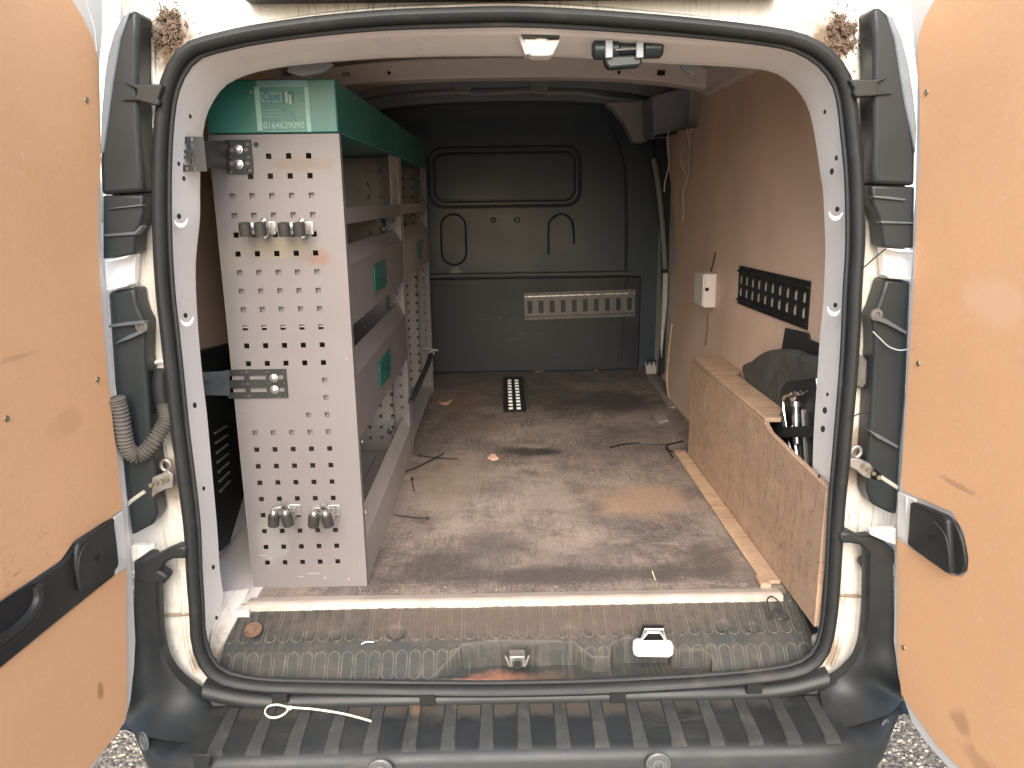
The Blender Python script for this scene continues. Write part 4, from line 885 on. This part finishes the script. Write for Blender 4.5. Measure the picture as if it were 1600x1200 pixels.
# wheel arch felt
wa = catmull([Vector((x, y, 0)) for x, y in [(1158,582),(1172,563),(1192,549),(1222,545),(1250,552),(1296,590),(1296,800),(1250,760),(1200,680)]], True, 5)
wheel = MB().plate([at(p.x, p.y, X=.708) for p in wa], (.03,0,0)).build('wheel_arch', M_felt, van, bevel=.016, seg=4)
MB().plate([at(x, y, X=.728) for x, y in [(1226,512),(1262,520),(1264,530),(1292,542),(1292,620),(1255,590),(1220,548)]], (.006,0,0)).build('wheel_arch_flap', M_vinyl, van, bevel=.003)

# ------------------------------------------------------------------ jack kit
jk = thing('jack_kit', 'black and chrome car jack kit strapped inside the plywood cut-out on the right', 'jack', tuple(at(1245,720,X=.69)))
XJ = .69
def J(x, y, X=XJ): return at(x, y, X=X)
MB().plate([J(x, y, .705) for x, y in [(1218,608),(1228,596),(1272,590),(1284,600),(1290,760),(1250,760),(1222,700)]], (.02,0,0)).build('carrier_tray', M_vinyl, jk, bevel=.006)
MB().tube(catmull([J(x, y, .685) for x, y in [(1252,615),(1240,616),(1227,620),(1224,632),(1228,665),(1236,705),(1246,748)]], False, 5), .0045, 8).build('wheel_brace', M_chrome, jk, smooth=True)
MB().tube([J(1239,665,.69), J(1250,748,.69)], .005, 8).build('crank_rod', M_steel, jk, smooth=True)
MB().lathe(J(1244,638,.69), J(1247,700,.69)-J(1244,600,.69), [(.010,-.02),(.012,-.018),(.012,-.004),(.007,-.003),(.007,.012),(.010,.013),(.010,.085),(.006,.087)], 14).build('jack_screw', M_steel, jk, smooth=True)
MB().lathe(J(1243,622,.688), (0,0,1), [(.011,-.006),(.013,-.003),(.013,.004),(.008,.007)], 14).build('jack_head', M_chrome, jk, smooth=True)
for k, (x0, y0, x1, y1) in enumerate([(1256,640,1262,745),(1262,645,1272,740),(1248,660,1256,740)]):
    MB().tube([J(x0,y0,.70), J(x1,y1,.70)], .006, 6, flat=(.6,1.2)).build('jack_arm', M_black if k else M_dullsteel, jk, smooth=True)
for k in range(6): MB().lathe(J(1237+k*5, 614-(k % 2)*2, .684), (-1,0,0), [(.0035,0),(.003,.003)], 8).build('rivet', M_chrome, jk)
MB().tube([J(1276,592,.69), J(1282,640,.69)], .003, 6).build('tensioner_wire', M_steel, jk)
sp = MB().plate([J(x, y, .676) for x, y in [(1186,664),(1212,663),(1218,668),(1282,664),(1282,682),(1220,684),(1206,688)]], (.004,0,0)).build('securing_strap', M_webbing, jk, bevel=.001)
MB().plate([J(x, y, .674) for x, y in [(1208,650),(1220,646),(1224,668),(1214,680),(1207,672)]], (.008,0,0)).build('strap_buckle', M_black, jk, bevel=.002)

# ------------------------------------------------------------------ tie-down rails
def erail(o, eu, ev, nn, L_, H_, nslot, mt, name_label, rows=2, ribmat=None):
    o, eu, ev, nn = map(Vector, (o, eu, ev, nn)); t = thing('tie_down_rail', name_label, 'tie-down rail', tuple(o+eu*L_/2))
    holes = []; p = L_/nslot
    for k in range(nslot):
        if rows == 1: holes.append((p*(k+.28), p*(k+.72), H_*.24, H_*.70))
        else: holes += [(p*(k+.36), p*(k+.64), H_*.54, H_*.76), (p*(k+.36), p*(k+.64), H_*.22, H_*.44)]
    for k in range(0, nslot*2): holes.append((p/2*(k+.4), p/2*(k+.6), H_*.93, H_*.97)); holes.append((p/2*(k+.4), p/2*(k+.6), H_*.04, H_*.08))
    MB().perf(o, eu, ev, L_, H_, nn*.002, holes).build('rail_plate', mt, t, fix=False)
    for a, b in ((.10,.14),(.84,.90)):
        MB().obox(o+eu*L_/2+ev*H_*(a+b)/2+nn*.005, eu*L_/2, ev*H_*(b-a)/2, nn*.004).build('rail_rib', (ribmat if a > .5 else None) or mt, t, bevel=.002)
    return t
# bulkhead rail
a = at(820,500,Y=YB-.02); b = at(992,494,Y=YB-.02); eu = (b-a).normalized(); L_ = (b-a).length; up = Vector((-eu.z, 0, eu.x)); H_ = (at(820,458,Y=YB-.02)-a).length
M_railsteel = mat('galvanised_rail', (.16,.15,.15), .4, .2, var=.15, vs=20, dirt=[((.3,.15,.09), 18, .66, .75, .7)])
erail(a, eu, up, (0,-1,0), L_, H_, 10, M_railsteel, 'galvanised slotted tie-down rail screwed across the dark bulkhead', 1, M_steel)
# right wall rail
a = at(1153,474,X=.733); b = at(1262,516,X=.733); eu = (b-a).normalized(); up = Vector((0, -eu.z, eu.y)); up = up if up.z > 0 else -up
L_ = (b-a).length; H_ = (at(1157,415,X=.733)-a).length
M_sloglow = mat('bare_steel_backing', (.62,.60,.57), .4, .2, var=.1)
rr_ = erail(a, eu, up, (-1,0,0), L_, H_, 10, M_black, 'black slotted tie-down rail on the brown right wall above the wheel box', 2)
for k in range(10):
    for h0 in (.31, .63): MB().obox(a+eu*(L_/10*(k+.5))+up*H_*h0+Vector((-.001,0,0)), eu*L_*.013, up*H_*.085, (.0008,0,0)).build('slot_backing', M_sloglow, rr_)
# floor rail
a = at(786,645,Z=F+.006); b = at(787,590,Z=F+.006)
ff = thing('tie_down_rail', 'dark floor rail with two rows of bright square holes let into the cargo floor', 'tie-down rail', (.025, 2.08, F))
MB().box((-.022,1.75,F+.001),(.078,2.42,F+.005)).build('rail_plate', M_black, ff, bevel=.001, seg=1)
MB().box((.079,1.78,F+.001),(.094,2.42,F+.004)).build('rail_edge', mat('rail_edge_dirt', (.10,.11,.09), .6), ff)
sq = MB().box((-.009,-.006,0),(.009,.006,.0025)).mesh('hole_glint_tile', mat('glint_white', (.95,.95,.93), .4))  # white tiles added and tilted to catch light, for the holes' bright glints
for k in range(10):
    for x in (.010, .045): put('hole_glint_tile', sq, ff, (x, 1.79+k*.058, F+.0062), rot=(R_(45),0,0))

# ------------------------------------------------------------------ switch box, lights, wires
sb = thing('switch_box', 'small white plastic switch box on the brown right wall left of the black rail', 'switch box', tuple(at(1118,470,X=.72)))
a, b = at(1103,490,X=.735), at(1132,447,X=.735)
MB().box((.690, min(a.y,b.y)+.09, 1.085), (.734, max(a.y,b.y), 1.205)).build('box_body', M_boxwhite, sb, bevel=.004)
MB().box((.686, min(a.y,b.y)+.095, 1.09), (.6905, max(a.y,b.y)-.005, 1.20)).build('box_lid', M_boxwhite, sb, bevel=.002)
MB().lathe((.700, min(a.y,b.y)+.09, 1.15), (0,-1,0), [(.007,0),(.006,.002)], 10).build('keyhole', M_hole, sb)
MB().tube(catmull([at(x, y, X=.731) for x, y in [(1107,446),(1109,430),(1114,412),(1118,395)]], False, 6), .002, 5).build('feed_cable', M_tie_b, sb, smooth=True)
MB().tube(catmull([at(x, y, X=.731) for x, y in [(1106,490),(1105,515),(1102,540)]], False, 6), .0018, 5).build('feed_cable', mat('dark_feed', (.12,.08,.06), .6), sb, smooth=True)

wl = thing('work_light', 'dark cylindrical lamp held by two grey straps under the rear roof edge', 'work light', tuple(at(975,100,Y=.14)))
yL = .052
A_ = at(925,78,Y=yL); B_ = at(1025,76,Y=yL)
MB().lathe(A_, B_-A_, [(.010,0),(.017,.004),(.017,.046),(.012,.05),(.012,.09),(.017,.094),(.017,.122),(.012,.127)], 18).build('lamp_barrel', M_lamp, wl, smooth=True)
MB().plate([at(x, y, Y=yL-.012) for x, y in [(944,88),(1004,84),(1003,100),(998,103),(952,107),(947,100)]], (0,.03,0)).build('lamp_cradle', M_lamp, wl, bevel=.004)
for x in (952, 1000): MB().plate([at(x-6,61,Y=yL-.021), at(x+6,60,Y=yL-.021), at(x+6,90,Y=yL-.021), at(x-6,91,Y=yL-.021)], (0,.006,0)).build('lamp_strap', M_lampstrap, wl, bevel=.002)
MB().tube([at(962,78,Y=yL-.02), at(996,76,Y=yL-.02)], .0015, 6).build('lamp_trigger', M_steel, wl, smooth=True)

ss = thing('latch_cover', 'small white wedge shaped lock cover hanging under the middle of the roof edge', 'lock cover', tuple(at(842,86,Y=.10)))
MB().plate([at(x, y, Y=.035) for x, y in [(818,60),(836,60),(842,56),(852,57),(856,62),(876,61),(864,84),(858,87),(832,87),(826,84)]], (0,.05,0)).build('cover_body', M_lampwhite, ss, bevel=.004)
MB().plate([at(x, y, Y=.038) for x, y in [(809,56),(818,58),(827,84),(821,86)]], (0,.045,0)).build('cover_side', mat('cover_side_plastic', (.55,.55,.55), .4), ss, bevel=.002)
MB().plate([at(x, y, Y=.03) for x, y in [(814,53),(876,53),(874,59),(818,59)]], (0,.02,0)).build('striker_gap', M_black, ss)

wr = thing('hanging_wires', 'thin pale wires dangling from the roof corner over the brown side lining', 'wires', tuple(at(1075,205,Y=1.95)))
for pts in ([(1045,203),(1043,225),(1045,250),(1044,265),(1039,285),(1038,300)], [(1074,200),(1076,225),(1078,255),(1075,275)], [(1067,230),(1063,250),(1066,262),(1074,274),(1071,290),(1066,305),(1069,325),(1066,346)], [(1080,200),(1079,225),(1077,258),(1074,274)]):
    MB().tube(catmull([at(x, y, Y=1.7) for x, y in pts], False, 6), .0026, 5).build('wire', M_wire, wr, smooth=True)

# ------------------------------------------------------------------ loose bits
def tie(pts, r, label, mt, cat='cable tie', Z=F+.003, head=None, group=None, plane=None):
    P = [at(x, y, Z=Z) if plane is None else at(x, y, Y=plane) for x, y in pts]
    t = thing('cable_tie', label, cat, tuple(P[0]), group)
    MB().tube(catmull(P, False, 6), r, 6, flat=(1,.7)).build('strap', mt, t, smooth=True)
    h = Vector(P[0] if head is None else (at(*head, Z=Z) if plane is None else at(*head, Y=plane)))
    MB().obox(h, (r*2,0,0), (0,r*2,0), (0,0,r*1.5)).build('head', mt, t, bevel=r*.3)
tie([(656,712),(670,714),(690,716),(716,717)], .0028, 'cut black cable tie lying level under another one beside the shelving', M_tie_b)
tie([(635,736),(655,728),(675,718),(693,708)], .0028, 'cut black cable tie crossing over another one beside the shelving', M_tie_b, Z=F+.009)
tie([(644,748),(645,757),(648,767)], .0022, 'shortest black cable tie scrap on the floor below the crossed pair', M_tie_b)
tie([(668,810),(650,809),(634,807),(618,805)], .0022, 'single straight black cable tie on the floor near the shelving foot', M_tie_b)
# twig-like cable by the box
tw = thing('cut_cable', 'thin black forked cable piece on the floor by the plywood box', 'cable', tuple(at(1010,692,Z=F+.004)))
for pts in ([(953,699),(975,694),(1000,692),(1025,693),(1043,695)], [(1042,695),(1055,692),(1068,689)], [(1043,694),(1041,701),(1050,705),(1072,707)], [(1043,700),(1048,710),(1052,714)]):
    MB().tube(catmull([at(x, y, Z=F+.005) for x, y in pts], False, 6), .0032, 6).build('strand', M_tie_b, tw, smooth=True)
# white looped tie on the bumper
P = [at(x, y, Z=.450) for x, y in [(452,1106),(445,1115),(432,1121),(420,1120),(414,1113),(419,1104),(434,1101),(452,1105),(490,1108),(530,1114),(560,1121),(580,1127)]]
t = thing('cable_tie', 'long off-white looped cable tie lying on the ribbed bumper step', 'cable tie', tuple(P[0]))
MB().tube(catmull(P, False, 6), .0024, 6, flat=(1,.8)).build('strap', M_tie_w, t, smooth=True)
MB().obox(P[0], (.005,0,0), (0,.004,0), (0,0,.003)).build('head', M_tie_w, t, bevel=.001)
# black loop at right end of the sill
P = [at(x, y, Y=yy) for x, y, yy in [(1204,973,.10),(1200,955,.115),(1199,940,.13),(1206,936,.14),(1216,943,.13),(1222,955,.115),(1228,963,.105),(1232,970,.095),(1220,972,.09),(1208,962,.105),(1214,955,.11),(1226,960,.105)]]
t = thing('wire_loop', 'small tangled loop of black wire on the right end of the sill', 'wire', tuple(P[0]))
MB().tube(catmull([p+Vector((0,0,.006)) for p in P], False, 6), .0018, 6).build('wire', M_tie_b, t, smooth=True)
# strap leaning at the far shelving
P = [at(x, y, X=-.33) for x, y in [(674,552),(668,570),(658,592),(648,615),(642,628)]]
t = thing('leaning_strap', 'black webbing strap with a metal end leaning on the foot of the farther shelving', 'strap', tuple(P[-1]))
MB().tube(catmull(P, False, 5), .011, 8, flat=(.6,1)).build('webbing', M_webbing, t, smooth=True)
MB().lathe(P[0], (P[0]-P[1]), [(.013,-.01),(.015,0),(.015,.012),(.008,.02)], 10).build('end_fitting', M_dullsteel, t, smooth=True)
MB().tube([P[0]+Vector((-.03,0,.02)), P[0]+Vector((.03,0,.012))], .005, 6).build('cross_pin', M_dullsteel, t, smooth=True)
def flake(pts, label, mt, h=.006, cat='scrap', name='wood_chip', Z=F+.001):
    o = MB().plate([at(x, y, Z=Z) for x, y in pts], (0,0,h)).build(name, mt, None, bevel=.001, seg=1, origin=tuple(at(*pts[0], Z=Z))); tag(o, label, cat); return o
flake([(762,717),(768,711),(774,712),(779,718),(770,720)], 'pinkish wood chip in the middle of the left side of the floor', M_chip)
flake([(683,627),(692,630),(702,627),(708,625),(700,633),(690,632)], 'curled orange shaving on the floor by the farther shelving', M_chip, .004, name='wood_shaving')
flake([(1022,653),(1040,652),(1045,659),(1030,662),(1022,657)], 'pale flat offcut on the dark floor near the far right', mat('offcut_pale', (.30,.26,.23), .8), .008, name='wood_offcut')
flake([(924,650),(930,654),(937,659),(934,660),(926,655)], 'thin pale splinter on the dark far part of the floor', M_crumb, .003, name='wood_splinter')
flake([(834,579),(850,578),(848,581),(836,582)], 'pale scrap against the foot of the bulkhead beside the floor rail', M_crumb, .004, name='plastic_scrap')
flake([(926,576),(932,577),(936,582),(930,581)], 'pale scrap against the foot of the bulkhead below the steel rail', M_crumb, .006, name='plastic_scrap')
t = MB().tube(catmull([at(1019,892,Z=F+.014), at(1021,898,Z=F+.008), at(1024,906,Z=F+.004)], False, 5), .0014, 5).build('grass_blade', M_grass, None, smooth=True, origin=tuple(at(1021,900,Z=F))); tag(t, 'short dry grass blade on the floor just inside the threshold', 'grass blade')
p = at(575,1006,Y=.068); t = MB().tube(catmull([p+Vector((-.014,-.001,.0)), p+Vector((-.006,0,.004)), p+Vector((.004,0,.005)), p+Vector((.013,0,.004))], False, 4), .0022, 6, flat=(1,.6)).build('plastic_sliver', M_lampwhite, None, smooth=True, origin=tuple(p)); tag(t, 'white curled plastic sliver on the dirty sill trim', 'sliver')
# crumbs: uncountable
cr = MB(); rnd = random.Random(5)
for k in range(420):
    if k < 300: x, y = rnd.uniform(-.33,.58), rnd.triangular(.2, 2.5, .5); z = F+.0005
    else: x, y, z = rnd.uniform(-.6,.6), rnd.uniform(.205,.235), F+.0005
    r = rnd.uniform(.0005,.0016) if rnd.random() < .93 else rnd.uniform(.0016,.003); a = rnd.uniform(0, 3.14)
    cr.obox((x, y, z+r*.4), (math.cos(a)*r*rnd.uniform(1,2.2), math.sin(a)*r, 0), (-math.sin(a)*r*.7, math.cos(a)*r*.7, 0), (0, 0, r*.4))
o = cr.build('floor_crumbs', M_crumb); o['kind'] = 'stuff'; o['label'] = 'sawdust crumbs and grit scattered on the cargo floor'
# pebbles at the two visible corners of the yard
pb = MB(); ico = [(0,0,1),(.9,0,.3),(.28,.85,.3),(-.72,.53,.3),(-.72,-.53,.3),(.28,-.85,.3),(.72,.53,-.4),(-.28,.85,-.4),(-.9,0,-.4),(-.28,-.85,-.4),(.72,-.53,-.4)]
icf = [(0,1,2),(0,2,3),(0,3,4),(0,4,5),(0,5,1),(1,6,2),(2,7,3),(3,8,4),(4,9,5),(5,10,1),(6,7,2),(7,8,3),(8,9,4),(9,10,5),(10,6,1)]
for k in range(5200):
    s_ = -1 if k % 2 else 1; x = s_*rnd.uniform(.72, 1.6); y = rnd.uniform(-.35, 1.1); r = rnd.uniform(.0015,.0055); a = rnd.uniform(0, 6.28); ca, sa = math.cos(a), math.sin(a)
    pb.add([(x+(v[0]*ca-v[1]*sa)*r*1.3, y+(v[0]*sa+v[1]*ca)*r, .001+v[2]*r*.6) for v in ico], icf)
o = pb.build('gravel', mat('pale_pebble', (.46,.41,.33), .85, var=.5, vs=90), smooth=False); o['kind'] = 'stuff'; o['label'] = 'loose pale grit on the yard around the bumper corners'
